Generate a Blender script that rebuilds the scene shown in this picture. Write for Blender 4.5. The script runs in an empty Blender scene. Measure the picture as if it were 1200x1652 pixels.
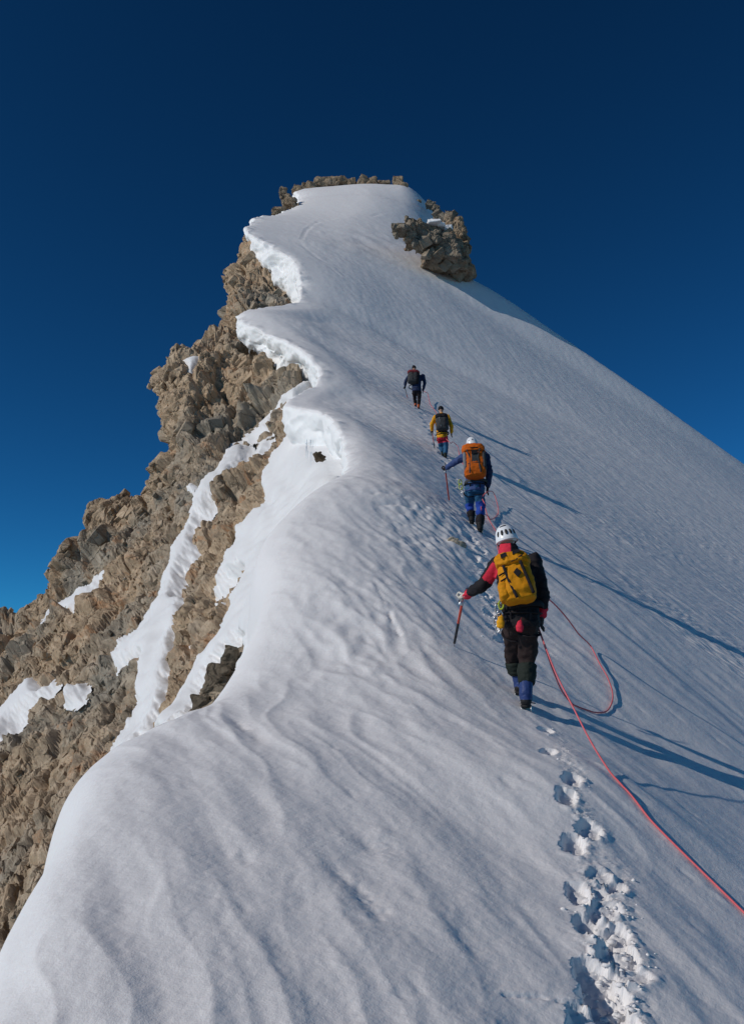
import math, random
import numpy as np
# ------------------------------------------------------------------ layout
F_PX, CU, CV = 1500.0, 600.0, 826.0          # focal length and centre in photo pixels
PITCH = math.radians(12.0)
CAMZ = 1.75
_c, _s = math.cos(PITCH), math.sin(PITCH)

def W(u, v, d):
    """world point on the view line of photo pixel (u, v) at ground distance d"""
    a = (np.asarray(u, float) - CU) / F_PX
    b = (CV - np.asarray(v, float)) / F_PX
    k = d / (_c - b * _s)
    return a * k, d + 0 * a, CAMZ + (_s + b * _c) * k

def PX(x, y, z):
    """photo pixel of a world point"""
    z = z - CAMZ
    dep = np.maximum(y * _c + z * _s, 0.05)
    return CU + F_PX * x / dep, CV - F_PX * (-y * _s + z * _c) / dep

def pchip(xs, ys, xq):
    xs = np.asarray(xs, float); ys = np.asarray(ys, float); xq = np.asarray(xq, float)
    one = ys.ndim == 1
    if one: ys = ys[:, None]
    h = np.diff(xs)[:, None]; dl = np.diff(ys, axis=0) / h
    m = np.zeros_like(ys)
    w1 = 2 * h[1:] + h[:-1]; w2 = h[1:] + 2 * h[:-1]
    ok = dl[:-1] * dl[1:] > 0
    a = np.where(ok, dl[:-1], 1); b = np.where(ok, dl[1:], 1)
    m[1:-1] = np.where(ok, (w1 + w2) / (w1 / a + w2 / b), 0)
    m[0] = dl[0]; m[-1] = dl[-1]
    i = np.clip(np.searchsorted(xs, xq, side='right') - 1, 0, len(xs) - 2)
    hh = h[i]; t = ((xq - xs[i])[:, None]) / hh
    r = ((1 + 2*t) * (1-t)**2) * ys[i] + (t * (1-t)**2) * hh * m[i] + (t*t*(3-2*t)) * ys[i+1] + (t*t*(t-1)) * hh * m[i+1]
    return r[:, 0] if one else r

# --- cross sections of the snow ridge: distance, wall (outwards from the lip), slope (lip to the right)
SNOW = [
 (3.4, [(-120,1830),(-170,2000),(-250,2300)], [(-80,1720),(-40,1660),(20,1625),(120,1612),(280,1622),(450,1642),(700,1695),(960,1765),(1200,1868)]),
 (4.2, [(-15,1640),(-55,1800),(-120,2100)], [(-2,1540),(32,1493),(88,1464),(175,1452),(300,1455),(450,1468),(700,1510),(960,1565),(1200,1662)]),
 (5.5, [(62,1480),(38,1620),(-12,1900)], [(80,1400),(103,1347),(140,1307),(200,1288),(300,1288),(450,1298),(700,1335),(935,1385),(1200,1496)]),
 (7.0, [(95,1360),(70,1500),(40,1750)], [(115,1285),(142,1240),(185,1208),(260,1185),(350,1178),(480,1175),(660,1187),(895,1225),(1200,1372)]),
 (8.75,[(290,1240),(270,1340),(240,1500)], [(310,1180),(340,1138),(385,1108),(440,1090),(530,1080),(610,1082),(700,1095),(845,1143),(1000,1211),(1200,1310)]),
 (11.0,[(404,1080),(392,1160),(370,1300)], [(412,1022),(421,985),(439,955),(470,938),(520,930),(590,940),(690,968),(800,1022),(950,1091),(1200,1216)]),
 (13.5,[(406,950),(404,1010),(400,1120)], [(412,905),(424,880),(444,862),(475,848),(530,842),(615,855),(700,885),(785,935),(950,1015),(1200,1146)]),
 (16.0,[(468,850),(462,900),(470,1000)], [(488,812),(508,792),(530,782),(560,777),(600,779),(640,788),(700,817),(772,862),(950,950),(1200,1087)]),
 (18.5,[(556,775),(556,800),(570,860)], [(564,754),(585,747),(612,750),(660,768),(710,795),(758,826),(950,923),(1200,1058)]),
 (21.5,[(554,733),(555,756),(568,784),(596,820)], [(560,725),(580,721),(610,727),(660,748),(710,774),(743,793),(950,898),(1200,1033)]),
 (24,[(543,698),(544,721),(557,749),(585,785)], [(549,690),(575,692),(610,705),(680,742),(735,772),(950,879),(1200,1012)]),
 (28,[(512,671),(513,694),(526,722),(554,758)], [(518,663),(550,668),(590,685),(660,716),(721,749),(950,860),(1200,988)]),
 (32,[(457,659),(458,684),(473,716),(504,756)], [(464,650),(490,647),(525,653),(600,675),(705,709),(950,834),(1200,968)]),
 (34.5,[(486,639),(488,663),(501,692),(530,730)], [(493,631),(515,632),(550,643),(620,660),(696,688),(950,818),(1200,953)]),
 (37,[(516,613),(517,636),(529,663),(557,698)], [(522,606),(545,610),(600,632),(685,669),(950,804),(1200,938)]),
 (40,[(498,584),(499,605),(511,630),(536,662)], [(504,577),(535,585),(600,615),(670,648),(950,787),(1200,918)]),
 (43,[(470,562),(471,582),(481,605),(505,635)], [(475,556),(510,562),(570,588),(660,629),(950,770),(1200,898)]),
 (46,[(425,542),(426,560),(436,582),(458,610)], [(430,536),(470,538),(540,566),(660,610),(950,752),(1200,880)]),
 (49.5,[(379,513),(380,529),(390,550),(410,576)], [(384,507),(420,501),(460,508),(550,545),(655,593),(950,734),(1200,860)]),
 (52.5,[(426,501),(426,517),(435,536),(455,561)], [(430,496),(465,498),(520,522),(655,577),(950,719),(1200,845)]),
 (56,[(482,490),(479,506),(483,526),(500,548)], [(487,483),(510,488),(560,510),(650,560),(950,703),(1200,828)]),
 (58.5,[(481,461),(476,486),(477,512),(492,536)], [(487,452),(515,459),(570,484),(650,530),(950,686),(1200,816)]),
 (61,[(470,431),(465,456),(468,482),(485,506)], [(476,422),(510,431),(570,457),(650,503),(950,669),(1200,805)]),
 (64,[(428,402),(426,422),(432,440),(448,460)], [(434,394),(480,404),(560,430),(650,476),(950,650),(1200,793)]),
 (67,[(397,377),(397,389),(404,405),(419,424)], [(400,373),(450,382),(520,397),(650,452),(760,515),(950,632),(1200,781)]),
 (70,[(401,367),(401,379),(408,393),(422,412)], [(404,363),(460,371),(540,388),(650,431),(760,494),(950,613),(1200,769)]),
 (75.0,[(409,362),(412,380),(425,400)], [(415,352),(480,357),(560,367),(650,396),(740,440),(790,466),(900,542),(1200,752)]),
 (82.0,[(444,354),(446,370),(460,390)], [(450,346),(500,343),(570,344),(650,366),(730,428),(790,530),(900,680),(1200,900)]),
 (90.0,[(478,335),(478,352),(490,370)], [(485,325),(530,317),(590,315),(650,329),(715,392),(780,540),(900,720),(1200,960)]),
 (100.,[(470,330),(470,350),(485,370)], [(477,310),(540,301),(600,296),(645,297),(700,342),(750,450),(860,660),(1200,980)]),
 (104.,[(470,345),(470,370),(485,400)], [(477,322),(540,312),(600,306),(645,307),(700,355),(760,460),(860,630),(1200,920)]),
 (116.,[(470,420),(470,450),(485,480)], [(477,400),(540,390),(600,385),(645,390),(700,450),(760,560),(860,700),(1200,980)]),
]
# --- cross sections of the rock flank, from under the snow outwards to the left
ROCK = [
 (4.0, [(-60,1800),(-150,2200),(-300,2800)]),
 (8.75,[(335,1330),(250,1600),(100,2000),(-200,2600)]),
 (11.0,[(420,1160),(330,1300),(200,1500),(0,1800),(-300,2300)]),
 (15.0,[(480,900),(450,930),(410,1000),(370,1080),(320,1150),(250,1230),(150,1340),(0,1480),(-250,1690)]),
 (21.5,[(600,800),(540,800),(480,860),(400,950),(330,1050),(230,1160),(100,1270),(0,1350),(-250,1500)]),
 (27.5,[(570,735),(510,735),(460,790),(400,860),(330,935),(250,1010),(120,1120),(0,1225),(-250,1380)]),
 (34,[(530,690),(480,695),(440,740),(390,780),(330,830),(270,890),(200,950),(110,1030),(0,1130),(-250,1280)]),
 (42,[(530,625),(472,618),(440,655),(400,690),(350,705),(300,740),(262,800),(200,870),(125,950),(60,1005),(0,1055),(-250,1160)]),
 (46,[(490,605),(436,595),(410,610),(370,630),(330,645),(290,660),(280,700),(262,760),(252,810),(190,855),(135,905),(100,965),(50,995),(0,1030),(-250,1110)]),
 (49.5,[(440,580),(402,570),(372,550),(345,554),(318,560),(266,573),(258,600),(254,645),(268,680),(264,715),(252,740),(247,825),(182,848),(147,873),(112,943),(60,988),(0,1013),(-250,1080)]),
 (56,[(500,520),(450,500),(400,505),(372,522),(350,550),(325,585),(290,640),(290,760),(270,850),(200,890),(120,980),(60,1030),(0,1060),(-250,1130)]),
 (61,[(490,480),(455,462),(412,462),(378,476),(357,508),(343,545),(320,620),(300,760),(260,880),(200,930),(0,1100),(-250,1200)]),
 (65,[(460,440),(430,418),(405,414),(385,426),(363,455),(353,490),(347,540),(330,650),(300,800),(200,950),(0,1150),(-250,1250)]),
 (70.0,[(430,400),(405,386),(391,384),(387,420),(372,460),(362,500),(350,600),(320,760),(200,980),(0,1180),(-250,1300)]),
 (85.0,[(490,360),(450,365),(420,420),(400,500),(380,700),(300,900),(0,1250),(-250,1400)]),
 (104.,[(490,350),(450,380),(430,500),(400,700),(300,950),(0,1300),(-250,1450)]),
]

def sample_row(d, pts, n_split, ns):
    p = np.array(pts, float)
    s = np.concatenate([[0], np.cumsum(np.hypot(*np.diff(p, axis=0).T))])
    qs = []
    for (i0, i1), n in zip(n_split, ns):
        qs.append(np.linspace(s[i0], s[i1], n, endpoint=False))
    qs.append([s[-1]])
    q = np.concatenate(qs)
    u = pchip(s, p[:, 0], q); v = pchip(s, p[:, 1], q)
    x, _, z = W(u, v, d)
    return x, z

def key_grid_snow(nw, nr):
    ds, X, Z = [], [], []
    for d, wall, slope in SNOW:
        sl = list(slope)
        (u0, v0), (u1, v1) = sl[-2], sl[-1]
        sl.append((1500, v1 + (v1 - v0) / (u1 - u0) * (1500 - u1)))
        pts = list(reversed(wall)) + sl
        k = len(wall)
        x, z = sample_row(d, pts, [(0, k), (k, len(pts) - 1)], [nw, nr])
        ds.append(d); X.append(x); Z.append(z)
    X, Z = np.array(X), np.array(Z)
    # ground carried on behind the camera
    ds = [-9.0, 0.0] + ds
    X = np.vstack([X[0], X[0], X]); Z = np.vstack([Z[0] - 2.6, Z[0] - .72, Z])
    return np.array(ds), X, Z

def row_positions(ds, X, Z, cols, step, d0, d1):
    dq = np.linspace(d0, d1, 6000)
    acc = np.zeros(len(dq) - 1)
    for c in cols:
        x = pchip(ds, X[:, c], dq); z = pchip(ds, Z[:, c], dq)
        u, v = PX(x, dq, z)
        acc = np.maximum(acc, np.hypot(np.diff(u), np.diff(v)))
    acc = np.maximum(acc, 0.02)
    s = np.concatenate([[0], np.cumsum(acc)])
    n = int(s[-1] / step)
    return np.interp(np.linspace(0, s[-1], n), s, dq)
# ------------------------------------------------------------------ noise
def _h(ix, iy, iz, seed):
    h = (ix.astype(np.uint32) * np.uint32(374761393) + iy.astype(np.uint32) * np.uint32(668265263)
         + iz.astype(np.uint32) * np.uint32(2147483647) + np.uint32(seed * 974711 + 12345))
    h = (h ^ (h >> np.uint32(13))) * np.uint32(1274126177)
    h = (h ^ (h >> np.uint32(15))) * np.uint32(2246822519)
    return h ^ (h >> np.uint32(16))

def rnd(ix, iy, iz, seed):
    return _h(ix, iy, iz, seed).astype(np.float32) * np.float32(1 / 4294967296.0)

def vnoise2(x, y, seed=0):
    """2-D gradient noise, about -1..1"""
    x = np.asarray(x, np.float32); y = np.asarray(y, np.float32)
    ix = np.floor(x); iy = np.floor(y); fx = x - ix; fy = y - iy
    ix = ix.astype(np.int32); iy = iy.astype(np.int32); z0 = np.zeros_like(ix)
    ux = fx*fx*fx*(fx*(fx*6-15)+10); uy = fy*fy*fy*(fy*(fy*6-15)+10)
    r = []
    for dy in (0, 1):
        for dx in (0, 1):
            a = rnd(ix + dx, iy + dy, z0, seed) * np.float32(6.2831853)
            r.append(np.cos(a) * (fx - dx) + np.sin(a) * (fy - dy))
    return ((r[0]*(1-ux) + r[1]*ux)*(1-uy) + (r[2]*(1-ux) + r[3]*ux)*uy) * 1.5

def vnoise3(p, seed=0):
    x, y, z = [np.asarray(c, np.float32) for c in p]
    ix, iy, iz = np.floor(x), np.floor(y), np.floor(z)
    fx, fy, fz = x-ix, y-iy, z-iz
    ix, iy, iz = ix.astype(np.int32), iy.astype(np.int32), iz.astype(np.int32)
    ux, uy, uz = [f*f*(3-2*f) for f in (fx, fy, fz)]
    out = 0
    for dz in (0, 1):
        for dy in (0, 1):
            for dx in (0, 1):
                w = (ux if dx else 1-ux) * (uy if dy else 1-uy) * (uz if dz else 1-uz)
                out = out + w * rnd(ix+dx, iy+dy, iz+dz, seed)
    return out * 2 - 1

def fbm3(p, octs, seed=0):
    out, a, f = 0, 1.0, 1.0
    for o in range(octs):
        out = out + a * vnoise3([c * f for c in p], seed + o); a *= .5; f *= 2.1
    return out

def facets(p, size, seed, tilt=1.0, aniso=(1, 1, 1)):
    """angular blocks: every Voronoi cell is a tilted plane of its own; also gives distance to the joint"""
    x, y, z = [np.asarray(c, np.float32) / np.float32(size * a) for c, a in zip(p, aniso)]
    ix, iy, iz = [np.floor(c).astype(np.int32) for c in (x, y, z)]
    b1 = np.full(x.shape, 9e9, np.float32); b2 = b1.copy(); val = np.zeros_like(b1)
    for dz in (-1, 0, 1):
        for dy in (-1, 0, 1):
            for dx in (-1, 0, 1):
                jx, jy, jz = ix+dx, iy+dy, iz+dz
                h = _h(jx, jy, jz, seed)
                ox = (h & np.uint32(1023)).astype(np.float32) / 1023
                oy = ((h >> np.uint32(10)) & np.uint32(1023)).astype(np.float32) / 1023
                oz = ((h >> np.uint32(20)) & np.uint32(1023)).astype(np.float32) / 1023
                ex, ey, ez = x - (jx + ox), y - (jy + oy), z - (jz + oz)
                dd = ex*ex + ey*ey + ez*ez
                h2 = _h(jx, jy, jz, seed + 77)
                gx = (h2 & np.uint32(1023)).astype(np.float32) / 511.5 - 1
                gy = ((h2 >> np.uint32(10)) & np.uint32(1023)).astype(np.float32) / 511.5 - 1
                gz = ((h2 >> np.uint32(20)) & np.uint32(1023)).astype(np.float32) / 511.5 - 1
                v = (ox + oy + oz) / 1.5 - 1 + tilt * (gx*ex + gy*ey + gz*ez)
                near = dd < b1
                b2 = np.where(near, b1, np.minimum(b2, dd))
                val = np.where(near, v, val)
                b1 = np.where(near, dd, b1)
    return val, np.sqrt(b2) - np.sqrt(b1)
# ------------------------------------------------------------------ camera, sky, sun, exposure
import bpy, bmesh
from mathutils import Vector, Matrix, Quaternion
random.seed(7); np.random.seed(7)
SC = bpy.context.scene
COL = SC.collection
cam_d = bpy.data.cameras.new('camera'); cam = bpy.data.objects.new('camera', cam_d); COL.objects.link(cam)
cam_d.sensor_fit = 'VERTICAL'; cam_d.sensor_height = 24.0; cam_d.lens = 24.0 * F_PX / 1652.0
cam_d.clip_start = 0.05; cam_d.clip_end = 90000
cam.location = (0, 0, CAMZ); cam.rotation_euler = (math.radians(90) + PITCH, 0, 0)
SC.camera = cam
SUN_AZ, SUN_EL = math.radians(23), math.radians(30.5)      # the light travels to the right and a little away
sd = Vector((math.cos(SUN_AZ) * math.cos(SUN_EL), math.sin(SUN_AZ) * math.cos(SUN_EL), -math.sin(SUN_EL)))
sun_d = bpy.data.lights.new('sun', 'SUN'); sun = bpy.data.objects.new('sun', sun_d); COL.objects.link(sun)
sun_d.energy = 4.8; sun_d.angle = math.radians(0.53); sun_d.color = (1.0, 0.93, 0.84)
sun.rotation_euler = sd.to_track_quat('-Z', 'Y').to_euler(); sun.location = (-60, -20, 80)
wd = bpy.data.worlds.new('World'); SC.world = wd; wd.use_nodes = True
nt = wd.node_tree; bg = nt.nodes['Background']
sky = nt.nodes.new('ShaderNodeTexSky'); sky.sky_type = 'NISHITA'; sky.sun_disc = False
sky.sun_elevation = SUN_EL; sky.sun_rotation = math.atan2(-sd.x, -sd.y)
sky.altitude = 4200; sky.air_density = 1.0; sky.dust_density = 1.1; sky.ozone_density = 4.0
gm = nt.nodes.new('ShaderNodeGamma'); gm.inputs['Gamma'].default_value = 1.6      # deep polarised high-altitude blue
nt.links.new(sky.outputs['Color'], gm.inputs['Color'])
tn = nt.nodes.new('ShaderNodeMix'); tn.data_type = 'RGBA'; tn.blend_type = 'MULTIPLY'; tn.inputs[0].default_value = 1.0
tn.inputs[7].default_value = (.29, 1.07, 1.02, 1)
nt.links.new(gm.outputs['Color'], tn.inputs[6]); nt.links.new(tn.outputs[2], bg.inputs['Color']); bg.inputs['Strength'].default_value = 0.05
SC.view_settings.view_transform = 'Standard'; SC.view_settings.look = 'None'
SC.view_settings.exposure = -0.80; SC.view_settings.gamma = 1.0
SC.view_settings.use_curve_mapping = False

# ------------------------------------------------------------------ helpers
def tag(o, label=None, cat=None, group=None, kind=None):
    if label: o['label'] = label
    if cat: o['category'] = cat
    if group: o['group'] = group
    if kind: o['kind'] = kind
    return o

def mesh_np(name, verts, faces, mats, smooth=True, parent=None, midx=None):
    """faces: (n,4) or (n,3) int array or list of tuples"""
    me = bpy.data.meshes.new(name)
    if isinstance(faces, np.ndarray):
        n, k = faces.shape
        me.vertices.add(len(verts)); me.vertices.foreach_set('co', np.asarray(verts, np.float32).ravel())
        me.loops.add(n * k); me.loops.foreach_set('vertex_index', faces.astype(np.int32).ravel())
        me.polygons.add(n); me.polygons.foreach_set('loop_start', np.arange(0, n * k, k, dtype=np.int32))
        me.update(calc_edges=True)
    else:
        me.from_pydata([tuple(v) for v in verts], [], faces); me.update()
    for m in (mats if isinstance(mats, (list, tuple)) else [mats]): me.materials.append(m)
    me.polygons.foreach_set('use_smooth', np.full(len(me.polygons), smooth))
    if midx is not None: me.polygons.foreach_set('material_index', np.asarray(midx, np.int32))
    o = bpy.data.objects.new(name, me); COL.objects.link(o)
    if parent is not None: o.parent = parent
    return o

def grid_faces(r, c):
    i = np.arange(r - 1)[:, None] * c + np.arange(c - 1)[None, :]
    i = i.ravel()
    return np.stack([i, i + 1, i + 1 + c, i + c], 1)

def grid_normals(P):
    du = np.gradient(P, axis=1); dv = np.gradient(P, axis=0)
    n = np.cross(du, dv); l = np.linalg.norm(n, axis=2, keepdims=True); l[l == 0] = 1
    return n / l

def empty(name, loc=(0, 0, 0), rz=0.0):
    o = bpy.data.objects.new(name, None); COL.objects.link(o)
    o.location = loc; o.rotation_euler = (0, 0, rz); o.empty_display_size = .2
    return o

def sm(a, b, x):
    t = np.clip((x - a) / (b - a), 0, 1); return t * t * (3 - 2 * t)

class NT:
    def __init__(s, name, rough=.6, spec=.3):
        s.m = bpy.data.materials.new(name); s.m.use_nodes = True
        s.t = s.m.node_tree; s.b = s.t.nodes['Principled BSDF']
        s.b.inputs['Roughness'].default_value = rough; s.b.inputs['Specular IOR Level'].default_value = spec
    def n(s, ty, **kw):
        x = s.t.nodes.new(ty)
        for k, v in kw.items():
            if k.startswith('i_'): x.inputs[k[2:].replace('_', ' ')].default_value = v
            else: setattr(x, k, v)
        return x
    def l(s, a, b): s.t.links.new(a, b)
    def pos(s): return s.n('ShaderNodeNewGeometry').outputs['Position']
    def noise(s, vec, scale, det=4, rough=.55, dist=0.0):
        x = s.n('ShaderNodeTexNoise'); x.inputs['Scale'].default_value = scale; x.inputs['Detail'].default_value = det
        x.inputs['Roughness'].default_value = rough; x.inputs['Distortion'].default_value = dist
        if vec is not None: s.l(vec, x.inputs['Vector'])
        return x.outputs['Fac']
    def ramp(s, fac, stops):
        x = s.n('ShaderNodeValToRGB'); e = x.color_ramp.elements
        while len(e) < len(stops): e.new(0.5)
        for k, (p, c) in enumerate(stops): e[k].position = p; e[k].color = (*c, 1)
        s.l(fac, x.inputs['Fac']); return x.outputs['Color']
    def mix(s, fac, a, b, mode='MIX'):
        x = s.n('ShaderNodeMix', data_type='RGBA', blend_type=mode)
        for k, v in (('Factor', fac), ('A', a), ('B', b)):
            sock = [q for q in x.inputs if q.name == k and (q.type == ('VALUE' if k == 'Factor' else 'RGBA'))][0]
            if isinstance(v, (int, float)): sock.default_value = v
            elif isinstance(v, tuple): sock.default_value = (*v, 1)
            else: s.l(v, sock)
        return [q for q in x.outputs if q.type == 'RGBA'][0]
    def bump(s, h, strength, dist, prev=None):
        x = s.n('ShaderNodeBump'); x.inputs['Strength'].default_value = strength; x.inputs['Distance'].default_value = dist
        s.l(h, x.inputs['Height'])
        if prev is not None: s.l(prev, x.inputs['Normal'])
        return x.outputs['Normal']
    def scale(s, vec, v, rot=(0, 0, 0)):
        x = s.n('ShaderNodeMapping'); x.inputs['Scale'].default_value = v; x.inputs['Rotation'].default_value = rot
        s.l(vec, x.inputs['Vector']); return x.outputs['Vector']

# ------------------------------------------------------------------ materials of the mountain
def snow_material(name, tint=(.785, .775, .785), bumps=1.0):
    a = NT(name, .55, .25); p = a.pos()
    st = a.scale(p, (1, 1, 1), (0, 0, math.radians(20)))
    st2 = a.scale(st, (1.0, .35, 1.0))
    n1 = a.noise(st2, 5, 4); n2 = a.noise(p, 38, 4, .6); n3 = a.noise(p, 140, 2, .6)
    h = a.bump(n1, .22 * bumps, .05); h = a.bump(n2, .22 * bumps, .016, h); h = a.bump(n3, .25 * bumps, .006, h)
    a.l(h, a.b.inputs['Normal'])
    c = a.mix(a.noise(p, 1.3, 3), tuple(t * .955 for t in tint), tint)
    a.l(c, a.b.inputs['Base Color'])
    return a.m
M_SNOW = snow_material('snow')
M_PATCH = snow_material('old_snow', (.76, .76, .77), 1.2)
M_CORN = snow_material('sunlit_cornice_snow', (.86, .865, .87), .6)  # same snow as the slope, colour brightened for sun on the walls

def rock_material(name, k=1.0):
    def S(*c): return tuple(q * k for q in c)
    a = NT(name, .85, .2); p = a.pos()
    bed = a.scale(p, (1, 1, 1), (math.radians(25), math.radians(-38), 0))
    s1 = a.scale(bed, (.55, .55, 1.6))
    big = a.noise(p, .22, 4, .6, .4); mid = a.noise(s1, 1.4, 6, .65, .3); fine = a.noise(p, 9, 5, .65)
    base = a.ramp(mid, [(.28, S(.17, .12, .08)), (.44, S(.38, .28, .185)), (.58, S(.50, .375, .255)), (.78, S(.58, .465, .35))])
    g = a.ramp(mid, [(.28, S(.13, .115, .095)), (.5, S(.29, .255, .205)), (.75, S(.44, .39, .315))])
    f = a.ramp(a.noise(p, .16, 3, .55), [(.34, (1, 1, 1)), (.56, (0, 0, 0))])
    c = a.mix(f, base, g)
    ox = a.ramp(a.noise(s1, .75, 5, .7, .5), [(.57, (0, 0, 0)), (.70, (1, 1, 1))])
    c = a.mix(ox, c, S(.44, .235, .12))
    li = a.ramp(a.noise(p, 5.0, 5, .7), [(.60, (0, 0, 0)), (.72, (.55, .55, .55))])
    c = a.mix(li, c, S(.50, .44, .34))
    c = a.mix(a.ramp(fine, [(.3, (.72, .72, .72)), (.65, (1, 1, 1))]), (0, 0, 0), c)
    a.l(c, a.b.inputs['Base Color'])
    wp = a.n('ShaderNodeVectorMath', operation='ADD'); wn = a.n('ShaderNodeTexNoise'); wn.inputs['Scale'].default_value = 1.1; wn.inputs['Detail'].default_value = 4
    a.l(p, wn.inputs['Vector']); a.l(s1, wp.inputs[0]); a.l(wn.outputs['Color'], wp.inputs[1])
    def crack(sc, w):
        v = a.n('ShaderNodeTexVoronoi', feature='DISTANCE_TO_EDGE'); v.inputs['Scale'].default_value = sc; a.l(wp.outputs[0], v.inputs['Vector'])
        m = a.n('ShaderNodeMapRange'); m.inputs['From Max'].default_value = w; a.l(v.outputs['Distance'], m.inputs['Value']); return m.outputs['Result']
    h = a.bump(mid, .45, .12); h = a.bump(crack(.75, .045), .6, .10, h); h = a.bump(crack(2.4, .06), .35, .04, h); h = a.bump(fine, .5, .04, h); h = a.bump(a.noise(p, 34, 4, .65), .6, .015, h)
    a.l(h, a.b.inputs['Normal'])
    return a.m
M_ROCK = rock_material('rock'); M_ROCK_DARK = rock_material('dark_rock', .72)  # second one is the same rock with every tone darker
# ------------------------------------------------------------------ snow slope
NW, NR, STEP = 64, 400, 1.9
kds, kX, kZ = key_grid_snow(NW, NR)
dq = row_positions(kds, kX, kZ, [NW, NW + 60, NW + 150, NW + 260], STEP, 3.2, 104.)
dq = np.concatenate([np.linspace(-9, 3.0, 30), dq, np.linspace(104.4, 116, 14)])
SX = pchip(kds, kX, dq); SZ = pchip(kds, kZ, dq)
# the slope carried on to the right, outside the picture
ext = np.cumsum(np.geomspace(.12, 14, 26))
sl = (SZ[:, -1] - SZ[:, -40]) / (SX[:, -1] - SX[:, -40])
SX = np.hstack([SX, SX[:, -1:] + ext]); SZ = np.hstack([SZ, SZ[:, -1:] + np.minimum(sl, -.4)[:, None] * ext])
SY = np.repeat(dq[:, None], SX.shape[1], 1)
# soften the creases between the sections
def blur(A, n, ax):
    for _ in range(n):
        B = A.copy()
        if ax == 0: B[1:-1] = A[:-2] * .25 + A[1:-1] * .5 + A[2:] * .25
        else: B[:, 1:-1] = A[:, :-2] * .25 + A[:, 1:-1] * .5 + A[:, 2:] * .25
        A = B
    return A
rowsm = sm(16.5, 14.5, SY)
for _ in range(6):
    A = blur(blur(SX, 12, 0), 4, 1); SX = np.where(rowsm > 0, SX * (1 - rowsm) + A * rowsm, blur(SX, 1, 0))
    A = blur(blur(SZ, 12, 0), 4, 1); SZ = np.where(rowsm > 0, SZ * (1 - rowsm) + A * rowsm, blur(SZ, 1, 0))
SU, SV = PX(SX, SY, SZ)
NC = SX.shape[1]
jcol = np.arange(NC)[None, :].repeat(len(dq), 0)
slope_w = sm(NW + 2, NW + 30, jcol)                       # 0 on the lip, 1 on the open slope

def pdist(u, v, pts):
    d = np.full(u.shape, 1e9)
    for (a, b), (c, e) in zip(pts[:-1], pts[1:]):
        L = max((c-a)**2 + (e-b)**2, 1e-6)
        t = np.clip(((u-a)*(c-a) + (v-b)*(e-b)) / L, 0, 1)
        d = np.minimum(d, np.hypot(u - a - t*(c-a), v - b - t*(e-b)))
    return d

al = SX * .34 - SY * .94; ac = SX * .94 + SY * .34        # along / across the wind
wob = vnoise2(al * .5, ac * .5, 3) * .35 + vnoise2(al * 1.4, ac * 1.4, 4) * .14
def ridge(s_al, s_ac, seed):
    n = vnoise2(al * s_al + wob, (ac + wob * .5) * s_ac, seed); return (1 - np.abs(n)) ** 2
near = sm(22, 10, SY)
left = sm(0.6, -.8, SX - SY * .12)
bumpz = (.045 * vnoise2(al * .22, ac * .62, 11) * near
         + .016 * vnoise2(al * .9, (ac + .3 * wob) * 3.6, 47) * near
         + .022 * vnoise2(al * .5, (ac + .4 * wob) * 1.5, 12) * near
         + .022 * (ridge(.5, 2.3, 13) - .5) * near * (.35 + .65 * left) * (.3 + .7 * sm(-.1, .5, vnoise2(SX * .5, SY * .4, 31)))
         + .021 * (ridge(.62, 3.3, 45) - .45) * near * sm(-.7, .1, vnoise2(SX * .45 + 5, SY * .3, 46)) * (.4 + .6 * left)
         + .006 * (ridge(.8, 3.4, 14) - .5) * (.4 + .6 * near) * sm(-.4, .4, vnoise2(SX * .6, SY * .5, 33))
         + .006 * vnoise2(al * 2.2, ac * 6.0, 15) * (.5 + .5 * sm(-.3, .3, vnoise2(SX * .8, SY * .6, 34)))
         + .0025 * vnoise2(al * 6, ac * 13, 16)
         + .0016 * vnoise2(SX * 22, SY * 22, 17) * near)
bumpz *= 1 - .6 * sm(.3, 1.8, SX - SY * .15) * near
far = sm(9, 20, SY)
bumpz += far * (.07 * vnoise2(al * .045, ac * .10, 18) + .015 * vnoise2(al * .16, ac * .5, 19) + .012 * vnoise2(al * .45, ac * 1.5, 20)
                + .012 * vnoise2(al * 1.2, ac * 3.4, 21) + .014 * vnoise2(SX * 2.2, SY * 2.2, 43) + .010 * vnoise2(SX * 5.1, SY * 4.0, 44))
# grainy crust on the open slope to the right of the track
crust = sm(.1, .5, vnoise2(al * .16 + 3, ac * .30, 22)) * sm(.3, 1.6, SX - SY * .13)
bumpz += crust * (.022 * (ridge(1.6, 4.0, 23) - .5) + .016 * vnoise2(al * 4, ac * 7, 24))
# wind-broken patches on the crest behind the track
cr2 = np.exp(-((SU - 705) / 85) ** 2 - ((SV - 862) / 52) ** 2) + .8 * np.exp(-((SU - 690) / 60) ** 2 - ((SV - 835) / 30) ** 2)
cr2 = np.clip(cr2, 0, 1) * (jcol > NW)
bumpz += cr2 * (.024 * (ridge(1.7, 3.2, 25) - .5) + .022 * vnoise2(al * 4.5, ac * 7, 26) + .012 * vnoise2(al * 9, ac * 14, 29))
cr3 = np.exp(-((SU - 600) / 130) ** 2 - ((SV - 1010) / 110) ** 2) * (jcol > NW) * near
bumpz += cr3 * (.026 * (ridge(1.0, 3.6, 27) - .45) + .014 * vnoise2(al * 5, ac * 8, 28))
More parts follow.
